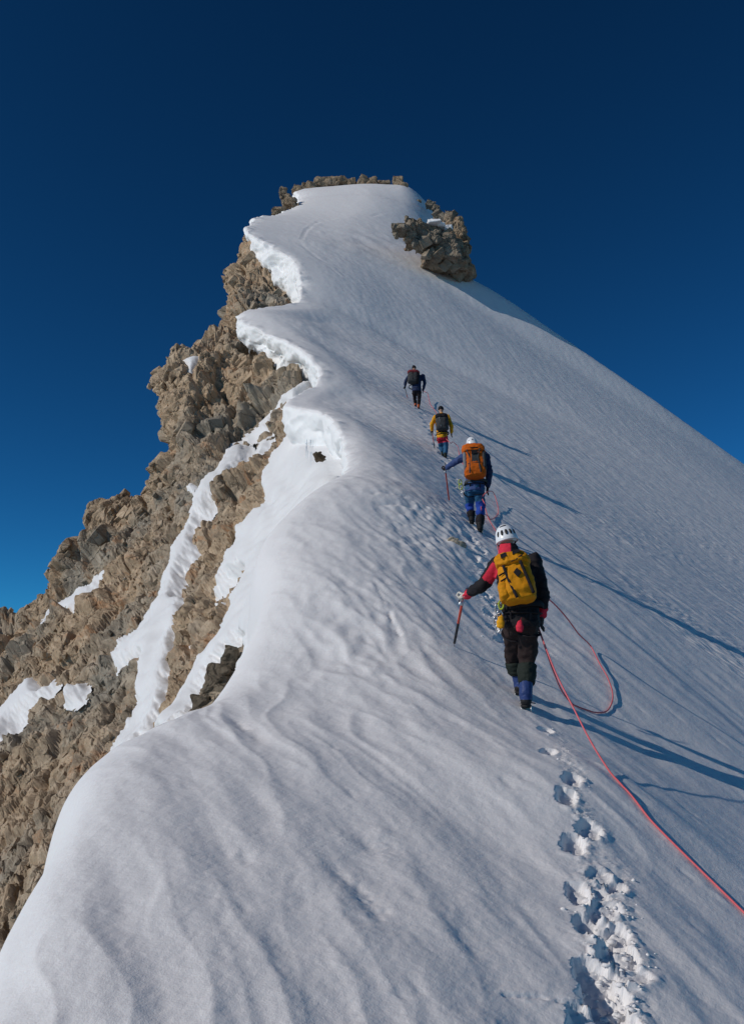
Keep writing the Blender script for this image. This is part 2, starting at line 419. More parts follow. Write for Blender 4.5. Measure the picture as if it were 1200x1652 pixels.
# cracks and old ski lines
for pts, w, dz in [([(590, 797), (615, 793), (640, 796), (656, 801)], 3.0, -.05), ([(605, 812), (640, 812), (672, 820), (690, 835)], 3, -.04),
                   ([(628, 992), (634, 1010), (645, 1026)], 3.0, -.035), ([(606, 950), (616, 965), (622, 985)], 3, -.02),
                   ([(487, 387), (494, 371), (512, 358), (540, 352)], 1.5, -.14),
                   ([(484, 392), (500, 408), (524, 424), (550, 446)], 1.4, -.07), ([(600, 349), (622, 343)], 1.3, -.12),
                   ([(470, 640), (500, 640)], 2, -.02),                   ([(812, 1596), (870, 1596), (915, 1606)], 3.5, -.022)]:
    dd = pdist(SU, SV, pts)
    dd = dd + 1.6 * vnoise2(SU * .12, SV * .12, 40)
    bumpz += (.55 * dz * np.exp(-(dd / (.7 * w)) ** 2) - dz * .12 * np.exp(-((dd - 2.2 * w) / (1.2 * w)) ** 2)) * (jcol > NW) * sm(-.5, .2, vnoise2(SU * .05, SV * .05, 48))
wind_rows = np.exp(-((SU - 585) / 60) ** 2 - ((SV - 393) / 20) ** 2) * (jcol > NW)
bumpz += wind_rows * .16 * vnoise2(SX * .5, SY * .9, 41)
bumpz *= np.where(jcol > NW, .25 + .75 * slope_w, .25)
bumpz *= np.where(SY < 16, 1, 1)
SZ = SZ + bumpz

# scattered pits and scabs of crust
rp = np.random.RandomState(21)
for _ in range(110):
    u, v = rp.uniform(330, 1190), rp.uniform(860, 1640)
    dd = np.abs(SU - u) + np.abs(SV - v) + np.where(jcol <= NW + 20, 1e6, 0); i0, j0 = np.unravel_index(dd.argmin(), dd.shape)
    if dd[i0, j0] > 12: continue
    s0, s1, q0, q1 = max(i0-40, 0), i0+40, max(j0-40, 0), j0+40
    da, dc = (al[s0:s1, q0:q1] - al[i0, j0]), (ac[s0:s1, q0:q1] - ac[i0, j0]); w_ = rp.uniform(.018, .045) * (1 + .05 * SY[i0, j0])
    r_ = np.hypot(da / (w_ * rp.uniform(1.2, 3.0)), dc / w_) + .3 * vnoise2(SX[s0:s1, q0:q1] * 25, SY[s0:s1, q0:q1] * 25, 77)
    SZ[s0:s1, q0:q1] += rp.choice([-1, -1, 1]) * w_ * rp.uniform(.10, .26) * np.exp(-r_ ** 2)

# which column and row is nearest to a photo pixel, on the open slope
def ground(u, v, d_max=130):
    dd = (SU - u) ** 2 + (SV - v) ** 2 + np.where((jcol <= NW) | (SY < 2.6) | (SY > d_max), 1e9, 0)
    i, j = np.unravel_index(np.argmin(dd), dd.shape)
    return np.array([SX[i, j], SY[i, j], SZ[i, j]])

# --- boot holes along the track
def boot(u, v, ln, wd_, depth, turn=0.0, rim=.035):
    g = ground(u, v); k_ = .74 if v > 1100 else .9; ln, wd_, depth = ln * k_, wd_ * .86, depth * (.46 if v < 1400 else .38)
    ang = -math.radians(13 + turn)
    rx, ry = SX - g[0], SY - g[1]
    m = (np.abs(rx) < ln * 2.2) & (np.abs(ry) < ln * 2.2) & (jcol > NW)
    a = (rx * math.sin(-ang) + ry * math.cos(ang)) / (ln * .5); b = (rx * math.cos(ang) + ry * math.sin(ang)) / (wd_ * .5)
    nz = vnoise2(SX * 19, SY * 19, 50) * .16 + vnoise2(SX * 48, SY * 48, 51) * .09
    r = (np.abs(a) ** 2.6 + np.abs(b) ** 2.6 + 1e-9) ** (1 / 2.6) + nz
    hole = -depth * sm(1.06, .88, r) * (1 - .30 * np.clip(a, -1, 1))
    side = np.clip(.55 + .45 * b - .12 * a, .12, 1.2)
    lump = .22 * rim * np.exp(-((r - 1.35) / .30) ** 2) * side * (1 + 1.1 * vnoise2(SX * 20, SY * 20, 52))
    global HOLE, RIM
    HOLE = np.where(m, np.minimum(HOLE, hole), HOLE); RIM = np.where(m, np.maximum(RIM, lump), RIM)

BOOTS = [(1003,1650,.36,.20,.17,14),(950,1640,.34,.18,.13,-5),(975,1592,.38,.22,.18,8),(1015,1560,.30,.16,.08,30),(958,1555,.40,.19,.17,-6),
         (995,1530,.34,.18,.12,20),(985,1500,.36,.19,.15,10),(948,1480,.36,.15,.13,0),(975,1462,.30,.15,.10,18),(933,1434,.36,.13,.12,-8),(992,1430,.26,.12,.08,10),(965,1412,.24,.13,.06,20),
         (923,1358,.36,.15,.13,4),(948,1338,.34,.16,.13,10),(911,1283,.36,.14,.13,2),(921,1254,.34,.14,.12,8),(884,1212,.33,.12,.11,4),(880,1181,.32,.12,.10,6),
         (808,1032,.34,.14,.11,4),(795,1008,.34,.14,.10,0),(790,985,.34,.15,.10,2),(782,955,.34,.16,.10,4),(770,935,.36,.17,.11,4),(778,915,.34,.17,.10,4),
         (763,900,.36,.17,.10,4),(776,890,.32,.16,.09,4),(762,873,.36,.18,.10,4),(756,866,.36,.18,.09,4)]
HOLE = np.zeros_like(SZ); RIM = np.zeros_like(SZ)
for bt in BOOTS: boot(*bt)
for q in np.linspace(0, 1, 18):                            # the faint far track between the upper climbers
    u = 762 + (717 - 762) * q + (3 if int(q * 17) % 2 else -3); v = 850 + (738 - 850) * q
    boot(u, v, .36, .2, .08, 0, .04)
for q in np.linspace(0, 1, 11):
    u = 714 + (676 - 714) * q + (1.5 if int(q * 10) % 2 else -1.5); v = 731 + (660 - 731) * q
    boot(u, v, .5, .26, .10, 0, .06)
SZ = SZ + HOLE + RIM * sm(-.03, 0, HOLE)
# trodden snow of the near track
trod = np.exp(-(pdist(SU, SV, [(1015, 1680), (995, 1600), (985, 1520), (968, 1430)]) / 38) ** 2) * (jcol > NW)
tp = (SX, SY, SZ * .6)
fv, fj = facets(tp, .075, 61, 1.3)
fv2, _ = facets(tp, .03, 62, 1.2)
SZ = SZ + trod * (.020 * fv + .009 * fv2 + .018 * vnoise2(SX * 6, SY * 6, 63))
trod2 = np.exp(-(pdist(SU, SV, [(930, 1370), (955, 1345), (915, 1290), (925, 1255), (884, 1200)]) / 22) ** 2) * sm(0, 20, SU - 905 - (SV - 1280) * .2) * (jcol > NW)
SZ = SZ + trod2 * .010 * fv2
trod3 = np.exp(-(pdist(SU, SV, [(812, 1020), (785, 950), (765, 880), (752, 862)]) / 16) ** 2) * (jcol > NW)
SZ = SZ + trod3 * (.014 * fv + .006 * fv2)

P = np.stack([SX, SY, SZ], 2)
N = grid_normals(P)
# --- lumps and layers on the cornice walls
wall_w = sm(NW + 8, NW - 6, jcol) * sm(15.5, 18, SY)
pw = [P[..., k] for k in range(3)]
lump = (.22 * vnoise3([c * .9 for c in pw], 70) + .09 * vnoise3([c * 2.1 for c in pw], 71) + .035 * vnoise3([c * 5 for c in pw], 72)
        + .05 * vnoise3([pw[0] * .5, pw[1] * .5, pw[2] * 4.5], 73))
low = sm(NW - 6, NW - 26, jcol)
lump = lump + .13 * ((1 - np.abs(vnoise3([pw[0] * 1.3, pw[1] * 1.3, pw[2] * 2.6], 76))) ** 2 - .5) + .05 * ((1 - np.abs(vnoise3([c * 4 for c in pw], 78))) ** 2 - .5)
lump = lump - .55 * sm(.05, .5, vnoise3([pw[0] * .42, pw[1] * .42, pw[2] * .5], 74)) * low 
P = P + N * (lump * wall_w * (.55 + .5 * sm(30, 60, SY)))[..., None]
N = grid_normals(P)
if N[:, NW + 100, 2].mean() < 0: N = -N; FLIP = True
else: FLIP = False

ground_obj = None
def sub_grid(name, r0, r1, c0, c1, mat, parent=None):
    Q = P[r0:r1, c0:c1].reshape(-1, 3); f = grid_faces(r1 - r0, c1 - c0)
    if FLIP: f = f[:, ::-1]
    o = mesh_np(name, Q, f, mat, True, parent)
    nn = N[r0:r1, c0:c1].reshape(-1, 3)
    o.data.normals_split_custom_set_from_vertices([tuple(v) for v in nn.tolist()])
    return o
SPL = NW - 3
R = lambda d: int(np.searchsorted(dq, d))
snow = sub_grid('snow_slope', 0, len(dq), SPL, NC, M_SNOW); tag(snow, 'steep wind-scoured snow ridge with boot track rising to the summit', kind='structure')
r17, r34, r49, r80 = R(17.6), R(37.4), R(53), R(76)
sub_grid('snow_flank', 0, r17 + 1, 0, SPL + 1, M_SNOW, snow)
CORN = []
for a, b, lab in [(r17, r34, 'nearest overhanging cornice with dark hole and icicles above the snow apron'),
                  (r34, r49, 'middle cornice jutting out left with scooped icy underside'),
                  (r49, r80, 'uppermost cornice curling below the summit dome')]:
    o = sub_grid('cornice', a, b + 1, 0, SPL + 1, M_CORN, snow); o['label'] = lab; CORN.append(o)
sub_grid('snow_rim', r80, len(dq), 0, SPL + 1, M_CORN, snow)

# ------------------------------------------------------------------ rock flank
NK = 470
rd, rX, rZ = [], [], []
for d, pts in ROCK:
    x, z = sample_row(d, pts, [(0, len(pts) - 1)], [NK]); rd.append(d); rX.append(x); rZ.append(z)
rd, rX, rZ = np.array(rd), np.array(rX), np.array(rZ)
rq = row_positions(rd, rX, rZ, [60, 140, 230, 320, 400], 2.0, 9.0, 78.)
rq = np.concatenate([np.linspace(4, 8.8, 12), rq, np.linspace(78.6, 104, 24)])
KX = pchip(rd, rX, rq); KZ = pchip(rd, rZ, rq)
ext = np.cumsum(np.geomspace(.3, 10, 22))
KX = np.hstack([KX, KX[:, -1:] - ext]); KZ = np.hstack([KZ, KZ[:, -1:] - ext * .75])
KY = np.repeat(rq[:, None], KX.shape[1], 1)
for _ in range(3): KX = blur(KX, 2, 0); KZ = blur(KZ, 2, 0)
KU, KV = PX(KX, KY, KZ)
K = np.stack([KX, KY, KZ], 2); KN = grid_normals(blur(blur(K, 6, 0), 6, 1))
if (KN[:, 200, 0]).mean() > 0: KN = -KN; KFLIP = True
else: KFLIP = False

PATCH = {
 'A': [(396,708),(390,735),(364,778),(336,808),(316,834),(310,862),(313,872),(306,890),(290,925),(281,961),(297,955),(296,990),(282,1035),(278,1065),(270,1100),(257,1148),(237,1185),(205,1225),(150,1290),(120,1300),(158,1240),(183,1192),(212,1145),(217,1125),(212,1108),(224,1072),(227,1057),(216,1058),(205,1072),(196,1066),(178,1074),(174,1052),(190,1030),(215,1015),(235,990),(250,960),(258,930),(268,905),(275,880),(292,850),(302,822),(314,792),(338,758),(362,726),(378,710)],
 'B': [(478,640),(465,677),(453,713),(437,723),(428,747),(420,770),(420,793),(417,817),(425,806),(396,835),(376,848),(374,873),(359,888),(345,921),(339,947),(352,938),(370,921),(389,914),(381,939),(368,958),(367,980),(352,1005),(332,1050),(319,1060),(312,1090),(290,1119),(270,1148),(250,1185),(285,1190),(306,1160),(315,1130),(341,1086),(367,1053),(391,1024),(386,1053),(378,1082),(378,1125),(430,1100),(470,950),(560,820),(620,770),(570,700),(520,690)],
 'C': [(535,604),(505,607),(480,617),(453,637),(433,667),(415,686),(396,702),(427,690),(437,670),(450,650),(467,642),(500,625),(540,612)],
 'D': [(189,909),(170,916),(154,928),(143,943),(126,948),(110,961),(88,975),(73,987),(64,1011),(72,1012),(88,992),(108,987),(119,994),(137,981),(150,956),(165,936),(183,919)],
 'E': [(51,1088),(38,1096),(22,1112),(0,1137),(-30,1160),(-30,1215),(4,1189),(18,1160),(40,1141),(64,1118),(76,1102),(80,1094),(68,1106),(59,1112),(57,1100)],
 'F': [(101,1115),(111,1099),(120,1103),(127,1098),(128,1105),(119,1119),(110,1126),(101,1127)],
 'G': [(296,577),(312,570),(329,573),(321,590),(311,605),(302,607),(301,592)],
 'H': [(297,783),(307,776),(314,782),(308,791),(300,790)],
 'I': [(319,1012),(314,1035),(306,1063),(302,1044),(309,1024)],
 'J': [(336,981),(352,966),(350,975),(340,984)],
 'K': [(428,700),(420,720),(412,742),(409,740),(417,715)],
}
def sdist(u, v, poly):
    pts = poly + [poly[0]]
    d = pdist(u, v, pts)
    ins = np.zeros(u.shape, bool)
    for (a, b), (c, e) in zip(pts[:-1], pts[1:]):
        if b == e: continue
        cond = ((b > v) != (e > v)) & (u < (c - a) * (v - b) / (e - b) + a)
        ins ^= cond
    return np.where(ins, d, -d)
masks = {}
rag = 3.0 * vnoise2(KU * .06, KV * .06, 80) + 2.0 * vnoise2(KU * .17, KV * .17, 81) + 1.8 * vnoise2(KU * .4, KV * .4, 82) + 1.2 * vnoise2(KU * .9, KV * .9, 83)
allm = np.full(KU.shape, -1e9)
for k, poly in PATCH.items():
    s = sdist(KU, KV, poly); masks[k] = s + (1.0 if k in 'AB' else .6) * rag * np.clip(np.abs(s) / 3 + .4, 0, 1); allm = np.maximum(allm, masks[k])

# bedded, blocky relief: blocks drawn out along the fall of the flank
ax1 = np.array([.10, -.85, -.52]); ax1 /= np.linalg.norm(ax1)
ax3 = np.array([-.74, -.35, .57]); ax3 -= ax1 * ax3.dot(ax1); ax3 /= np.linalg.norm(ax3)
ax2 = np.cross(ax3, ax1)
def bedded(c):
    c = [np.asarray(k, float) for k in c]
    return [a_[0] * c[0] + a_[1] * c[1] + a_[2] * c[2] for a_ in (ax1, ax2, ax3)]
def blocks(p, size, seed, aniso, soft=.16, tilt=1.2):
    f_, e_ = facets(p, size, seed, tilt, aniso)
    return f_ * (.35 + .65 * sm(0, soft, e_)), sm(.11, 0, e_)
bx, by, bz = bedded((KX, KY, KZ))
wv = [vnoise3([bx * .55, by * .55, bz * .55], s_) + .4 * vnoise3([bx * 1.7, by * 1.7, bz * 1.7], s_ + 3) for s_ in (90, 97, 98)]
q = (bx + .5 * wv[0], by + .4 * wv[1], bz + .4 * wv[2])
f1, e1 = blocks(q, 2.8, 91, (1.3, 1.0, 1.0)); f2, e2 = blocks(q, 1.1, 92, (1.35, .9, 1.0)); f3, e3 = blocks(q, .48, 93, (1.3, .9, .9)); f4, e4 = blocks(q, .2, 94, (1.3, .9, .9))
scale = .40 + .60 * sm(22, 44, KY)
f0, e0 = blocks(q, 6.5, 89, (1.4, 1.0, 1.0), .12, .9)
disp = (1.1 * sm(26, 42, KY) * f0 - .30 * sm(26, 42, KY) * e0 + .70 * scale * f1 - .10 * scale * e1 + .24 * (.6 + .4 * scale) * f2 - .07 * e2 + .07 * f3 - .03 * e3
        + .22 * scale * fbm3([k * .8 for k in q], 3, 95) + .06 * fbm3([k * 4 for k in q], 3, 99))
ck = vnoise3([bx * .22 + wv[0] * .3, by * .9, bz * .7], 120); ck2 = vnoise3([bx * .6, by * 2.0 + wv[1] * .3, bz * 1.6], 121)
disp -= (.38 * np.exp(-(ck / .07) ** 2) + .14 * np.exp(-(ck2 / .08) ** 2)) * (.5 + .5 * scale)
deep = np.clip(-vnoise3([bx * .25, by * .5, bz * .5], 96) - .3, 0, 1)
disp -= .8 * deep * scale
cover = sm(-5, 4, allm)
thin = sm(1.5, 0, np.abs(KX - KX[:, :1]))
rock_off = disp * (1 - .76 * cover) - .13 * cover
rock_off = rock_off * (1 - .5 * thin) - .3 * thin
KP = K + KN * rock_off[..., None]
f = grid_faces(*KX.shape)
if KFLIP: f = f[:, ::-1]
rock = mesh_np('rock_face', KP.reshape(-1, 3), f, M_ROCK, False)
tag(rock, 'broken brown and grey rock flank dropping away left of the snow ridge', kind='structure')
# snow lying on the flank
LAB = {'A': 'long snow couloir running down the middle of the rock face', 'B': 'broad snow apron under the nearest cornice beside the near ridge',
       'C': 'narrow snow ramp slanting down from the middle cornice', 'D': 'slanting snow patch below the left skyline of the rock flank',
       'E': 'snow patch at the left edge of the picture low on the rock', 'F': 'small heart-shaped snow patch left of the couloir',
       'G': 'small snow patch on the ledge of the rock tower', 'H': 'tiny snow patch low on the rock tower',
       'I': 'thin snow sliver between couloir and apron', 'J': 'tiny snow spot above the thin sliver beside the apron', 'K': 'thin snow streak below the narrow ramp'}
sn_relief = .05 * vnoise3([bx * .5, by * 2.2, bz * 2.2], 103) + .05 * vnoise3([KX * .8, KY * .8, KZ * .8], 100) + .03 * vnoise3([KX * 2.6, KY * 2.6, KZ * 2.6], 101) + .05 * vnoise2(ac_ := (KX * .9 + KY * .4), (KZ * .35), 102)
for k, s in masks.items():
    size = 9.0
    h = (-.37 if k in 'AB' else -.31) + .46 * sm(-7, 10, s) + .04 * sm(2, 26, s) + (1.5 if k in 'AB' else .7) * sn_relief * sm(-4, 8, s)
    Q = K + KN * h[..., None]
    keep = (s > -10)
    fi = f[keep.ravel()[f].all(1)]
    if len(fi) == 0: continue
    par = np.arange(keep.size)                              # keep the one connected sheet of snow
    for _ in range(400):
        mn = par[fi].min(1); old = par.copy()
        for cidx in range(4): np.minimum.at(par, fi[:, cidx], mn)
        par = par[par]
        if (old == par).all(): break
    lab_, cnt = np.unique(par[fi[:, 0]], return_counts=True); 
    if k in 'AB': best = lab_[cnt.argmax()]
    else:
        ky = [KY.ravel()[fi[par[fi[:, 0]] == l_]].mean() if c_ >= max(12, cnt.max() * .12) else 1e9 for l_, c_ in zip(lab_, cnt)]; best = lab_[int(np.argmin(ky))]
    fi = fi[par[fi[:, 0]] == best]
    used, inv = np.unique(fi, return_inverse=True)
    o = mesh_np('snow_patch', Q.reshape(-1, 3)[used], inv.reshape(fi.shape), M_PATCH, True)
    tag(o, LAB[k], 'snow patch', 'snow patches on the rock flank')

# ------------------------------------------------------------------ angular blocks of the flank
def block_bm(seed):
    rs = random.Random(seed); bm = bmesh.new()
    for sx in (-1, 1):
        for sy in (-1, 1):
            for sz in (-1, 1):
                bm.verts.new((sx * rs.uniform(.55, 1.1), sy * rs.uniform(.5, 1.1), sz * rs.uniform(.5, 1.1)))
    for _ in range(4):
        v = Vector((rs.gauss(0, 1), rs.gauss(0, 1), rs.gauss(0, 1))).normalized() * rs.uniform(.9, 1.25); bm.verts.new(v)
    r = bmesh.ops.convex_hull(bm, input=bm.verts)
    bmesh.ops.delete(bm, geom=[g for g in r['geom_interior'] if isinstance(g, bmesh.types.BMVert)], context='VERTS')
    bmesh.ops.dissolve_limit(bm, angle_limit=.12, verts=bm.verts, edges=bm.edges)
    bmesh.ops.bevel(bm, geom=list(bm.edges), offset=.045, segments=1, affect='EDGES')
    bmesh.ops.triangulate(bm, faces=bm.faces); bmesh.ops.recalc_face_normals(bm, faces=bm.faces)
    return bm
HULLS, HV = [], []
for s_ in range(12):
    bm = block_bm(s_); me = bpy.data.meshes.new('boulder'); bm.to_mesh(me)
    HV.append((np.array([v.co[:] for v in bm.verts]), np.array([[v.index for v in f_.verts] for f_ in bm.faces]))); bm.free()
    me.materials.append(M_ROCK); HULLS.append(me)
DHULLS = []
for me in HULLS:
    m2 = me.copy(); m2.materials[0] = M_ROCK_DARK; DHULLS.append(m2)
AX = np.stack([ax1, ax2, ax3], 1)
def tilt_matrix(rs, amt):
    q_ = Quaternion((rs.normal(), rs.normal(), rs.normal(), 0)); v = rs.normal(size=3); v /= np.linalg.norm(v)
    m = Quaternion(v.tolist(), rs.normal() * amt).to_matrix()
    return np.array(m) @ AX
rs = np.random.RandomState(5)
cand = []
n_try = 0
while len(cand) < 2600 and n_try < 200000:
    n_try += 1
    r_, c_ = rs.randint(14, KX.shape[0] - 8), rs.randint(12, KX.shape[1] - 26)
    u, v, y = KU[r_, c_], KV[r_, c_], KY[r_, c_]
    if not (-60 < u < 500 and 360 < v < 1560) or y > 72 or y < 11: continue
    px = 3.2 * (1 - rs.rand()) ** (-.62)
    px = min(px, (16 if y > 30 else 14) * rs.uniform(.8, 1.1))
    if allm[r_, c_] > -px * (.95 if px > 6 else .6) - 1.5: continue
    if thin[r_, c_] > .3: continue
    cand.append((px, r_, c_))
cand.sort(key=lambda k: -k[0])
bv, bf, nb = [], [], 0
for k, (px, r_, c_) in enumerate(cand):
    size = px * KY[r_, c_] / F_PX
    Mx = tilt_matrix(rs, .26); sc = np.array([rs.uniform(1.0, 1.7), rs.uniform(.7, 1.1), rs.uniform(.55, .85)]) * size
    p0 = KP[r_, c_] - KN[r_, c_] * size * (rs.uniform(.34, .62) + (.14 if px > 9 else 0)); h_ = rs.randint(12)
    if k < 290:
        o = bpy.data.objects.new('boulder', HULLS[h_]); COL.objects.link(o); o.parent = rock
        m4 = np.eye(4); m4[:3, :3] = Mx * sc[None, :]; m4[:3, 3] = p0; o.matrix_world = Matrix(m4.tolist())
    else:
        vv = HV[h_][0] @ (Mx * sc[None, :]).T + p0
        bv.append(vv); bf.append(HV[h_][1] + nb); nb += len(vv)
o = mesh_np('rubble', np.vstack(bv), np.vstack(bf), M_ROCK, False, rock); o['kind'] = 'stuff'

# ------------------------------------------------------------------ rocks standing out of the snow
def eval_mesh(o):
    dg = bpy.context.evaluated_depsgraph_get(); dg.update()
    me = bpy.data.meshes.new_from_object(o.evaluated_get(dg)); return me

def rock_mass(name, lumps, voxel, amp, size, seed, mat=None):
    """one solid rock from several rounded cores: (u, v, d, half width px, half height px, half depth m)"""
    bm = bmesh.new()
    for (u, v, d, rw, rh, rdp) in lumps:
        x, y, z = [float(t) for t in W(u, v, d)]
        k = d / F_PX
        rl = random.Random(seed * 31 + int(u * 7)); hb = bmesh.new()
        an = rl.uniform(-.5, .5); ct, st_ = math.cos(an), math.sin(an)
        for sx in (-1, 1):
            for sy in (-1, 1):
                for sz in (-1, 1):
                    a_, b_, c__ = sx * rl.uniform(.55, 1.05), sy * rl.uniform(.55, 1.05), sz * rl.uniform(.6, 1.05)
                    hb.verts.new((x + (a_ * ct - c__ * st_) * rw * k, y + b_ * rdp, z + (a_ * st_ + c__ * ct) * rh * k))
        hr_ = bmesh.ops.convex_hull(hb, input=hb.verts); bmesh.ops.recalc_face_normals(hb, faces=hb.faces)
        mt_ = bpy.data.meshes.new('core'); hb.to_mesh(mt_); hb.free(); bm.from_mesh(mt_); bpy.data.meshes.remove(mt_)
    me = bpy.data.meshes.new(name); bm.to_mesh(me); bm.free()
    o = bpy.data.objects.new(name, me); COL.objects.link(o)
    md = o.modifiers.new('r', 'REMESH'); md.mode = 'VOXEL'; md.voxel_size = voxel
    m2 = eval_mesh(o); bpy.data.objects.remove(o)
    n = len(m2.vertices); co = np.empty(n * 3, np.float32); m2.vertices.foreach_get('co', co); co = co.reshape(-1, 3)
    no = np.empty(n * 3, np.float32); m2.vertices.foreach_get('normal', no); no = no.reshape(-1, 3)
    p = bedded([co[:, k] for k in range(3)])
    p = [p[k] + .3 * size * vnoise3([c * .9 / size for c in p], seed + 7 + k) for k in range(3)]
    a, e = blocks(p, size, seed, (1.2, .9, 1), .2); b, e2 = blocks(p, size * .42, seed + 1, (1.2, .9, 1)); c, _ = blocks(p, size * .18, seed + 2, (1, 1, 1))
    h = .55 * amp * a - .14 * amp * e + .30 * amp * b - .1 * amp * e2 + .16 * amp * c + .30 * amp * fbm3([q_ / size for q_ in p], 3, seed)
    co = co + no * h[:, None]
    m2.vertices.foreach_set('co', co.ravel().astype(np.float32)); m2.materials.clear(); m2.materials.append(mat or M_ROCK_DARK)
    m2.polygons.foreach_set('use_smooth', np.zeros(len(m2.polygons), bool)); m2.update()
    ce = co.mean(0); m2.transform(Matrix.Translation(-Vector(ce.tolist())))
    m2.name = name
    o = bpy.data.objects.new(name, m2); COL.objects.link(o); o.location = ce.tolist(); bpy.context.view_layer.update()
    return o
D = 71
o = rock_mass('rock_outcrop', [(646,370,69,14,7,.8),(664,372,70,18,13,1.2),(690,386,70.5,24,20,1.6),(712,408,71,26,28,2.0),(736,392,73,17,34,1.8),(738,425,72,17,22,1.8),(722,352,76,9,12,.8),(740,362,75,9,11,.9),(706,350,78,8,7,.8),(745,444,73,16,16,2.0),(700,420,71,22,14,1.4),(668,388,70,16,8,1.2)], .085, .36, 1.3, 201)
CO = [(646,368,69,7),(658,366,69.5,8),(664,378,69,8),(676,374,69.5,10),(690,372,70,9),(684,392,69,11),(700,392,69.5,13),(714,386,70.5,12),(704,412,69.5,12),(722,408,70.5,14),(736,398,71,13),(748,388,72.5,9),(752,402,72.5,8),(730,428,70.5,12),(744,424,71.5,12),(752,440,72.5,9),(716,428,70,10),(737,442,71.5,10),(722,366,74,9),(734,372,74,9),(728,350,76,8),(742,366,75,8),(714,350,76,6),(706,344,77,6),(670,392,69,7),(690,410,69,8)]
ro = np.random.RandomState(9)
for (u, v, d, px) in CO:
    b_ = bpy.data.objects.new('boulder', DHULLS[ro.randint(12)]); COL.objects.link(b_); s_ = px * d / F_PX * 1.15
    m4 = np.eye(4); m4[:3, :3] = tilt_matrix(ro, .5) * (np.array([1.1, .9, .85]) * s_ * ro.uniform(.8, 1.15, 3))[None, :]; m4[:3, 3] = [float(q_) for q_ in W(u, v, d + .35)]
    b_.parent = o; b_.matrix_world = Matrix(m4.tolist())
tag(o, 'large rough rock outcrop on the right edge of the snow below the summit', 'rock outcrop')
for pts, lab in [([(640,366),(648,360)], None)]: pass
for lumps, lab in [([(700,362,69.6,13,4,.9),(712,366,69.8,8,4,.7)], 'small snow cap lying on top of the rock outcrop'), ([(722,378,70.6,8,11,.7),(726,386,70.6,6,8,.6)], 'snow strip caught in the cleft of the rock outcrop')]:
    s_ = rock_mass('snow_patch', lumps, .07, .07, .9, 205, M_PATCH); s_.data.polygons.foreach_set('use_smooth', np.ones(len(s_.data.polygons), bool)); tag(s_, lab, 'snow patch', 'snow patches on the outcrop')
o = rock_mass('rock_pinnacle', [(457,312,88,8,9,.7),(461,324,87.5,9,11,.8),(470,330,87.5,11,9,.8),(452,341,86.5,13,6,.8),(476,334,87,9,6,.6),(445,346,86,8,5,.5),(459,350,86.5,22,8,.8)], .08, .26, 1.0, 211)
tag(o, 'pinnacle of rock left of the summit snow, standing on the skyline', 'rock pinnacle')
SUMMIT = [([(484,309,101.5,16,6,1.0),(502,304,101.5,14,7,1.0)], 'low sloping rock at the left end of the summit skyline'),
          ([(500,304,102.3,20,6,1.0),(518,299,102,15,10,1.2),(535,296,102,17,10,1.2),(550,295,102,14,8,1.0),(560,299,102.3,18,5,1.0)], 'longest rock on the summit skyline, left of the middle'),
          ([(567,297,102,9,9,1.0)], 'small round boulder between two wider rocks on the summit skyline'),
          ([(586,296,102,12,11,1.2),(600,298,102,12,8,1.0)], 'wide rock with a pointed top right of the middle of the summit skyline'),
          ([(620,297,101.5,11,4,.8)], 'flat rock barely showing above the summit snow'),
          ([(643,296,99.5,10,10,1.0),(651,305,99,8,8,.8)], 'rock knob at the right end of the summit snow'),
          ([(676,325,95,5,3,.4)], 'tiny dark rock on the right snow shoulder of the summit'),
          ([(694,331,93,9,6,.7),(703,338,92,7,6,.6)], 'flat rock on the right snow shoulder above the outcrop')]
for k, (lumps, lab) in enumerate(SUMMIT):
    o = rock_mass('summit_rock', lumps, .085, .16, 1.1, 220 + 5 * k); tag(o, lab, 'rock', 'rocks along the summit')
g = ground(735, 879)
dr = float(g[1])
o = rock_mass('stone', [(729,873,dr,10,6,.07),(742,880,dr,10,6,.07),(736,877,dr,12,6,.08)], .012, .012, .09, 260, rock_material('tan_stone', 1.25))
tag(o, 'small tan stone lying on the snow crest left of the boot track', 'stone')
o = rock_mass('stone', [(514,738,22.4,8,3.5,.3),(520,740,22.35,6,3,.25)], .018, .05, .14, 265, rock_material('hole_shade_stone', .3))  # near-black colour paints the shade inside the crevice
tag(o, 'stone coloured dark for the shade in the hole below the nearest cornice', 'stone')
o = rock_mass('rock_slab', [(352,1098,15.0,18,28,.3),(374,1062,15.2,12,24,.3),(326,1136,14.8,16,16,.3),(362,1120,14.9,16,16,.3)], .03, .06, .45, 270, rock_material('dark_slab_rock', .42))  # slab uses the rock tones scaled much darker
tag(o, 'dark rock slab showing through the snow apron at the foot of the near ridge', 'rock slab')

# ------------------------------------------------------------------ icicles under two cornices
M_ICE = NT('ice', .15, .5); M_ICE.b.inputs['Base Color'].default_value = (.80, .86, .90, 1); M_ICE = M_ICE.m
def icicles(spots, parent):
    vs, fs = [], []
    for (u, v, d, L, r) in spots:
        x, y, z = [float(t) for t in W(u, v, d)]; k = d / F_PX
        n0 = len(vs); rr = r * k
        for lev, (t, w) in enumerate(((0, 1.0), (.3, .7), (.7, .35))):
            for a in range(6):
                an = a / 6 * 6.283 + lev
                vs.append((x + math.cos(an) * rr * w * random.uniform(.8, 1.2), y + math.sin(an) * rr * w, z - L * k * t))
        vs.append((x, y, z - L * k)); tip = len(vs) - 1
        for lev in range(2):
            for a in range(6):
                b = (a + 1) % 6; fs.append((n0 + lev*6 + a, n0 + lev*6 + b, n0 + lev*6 + 6 + b, n0 + lev*6 + 6 + a))
        for a in range(6): fs.append((n0 + 12 + a, n0 + 12 + (a + 1) % 6, tip))
    o = mesh_np('icicles', vs, fs, M_ICE, True, parent); o['kind'] = 'stuff'; return o
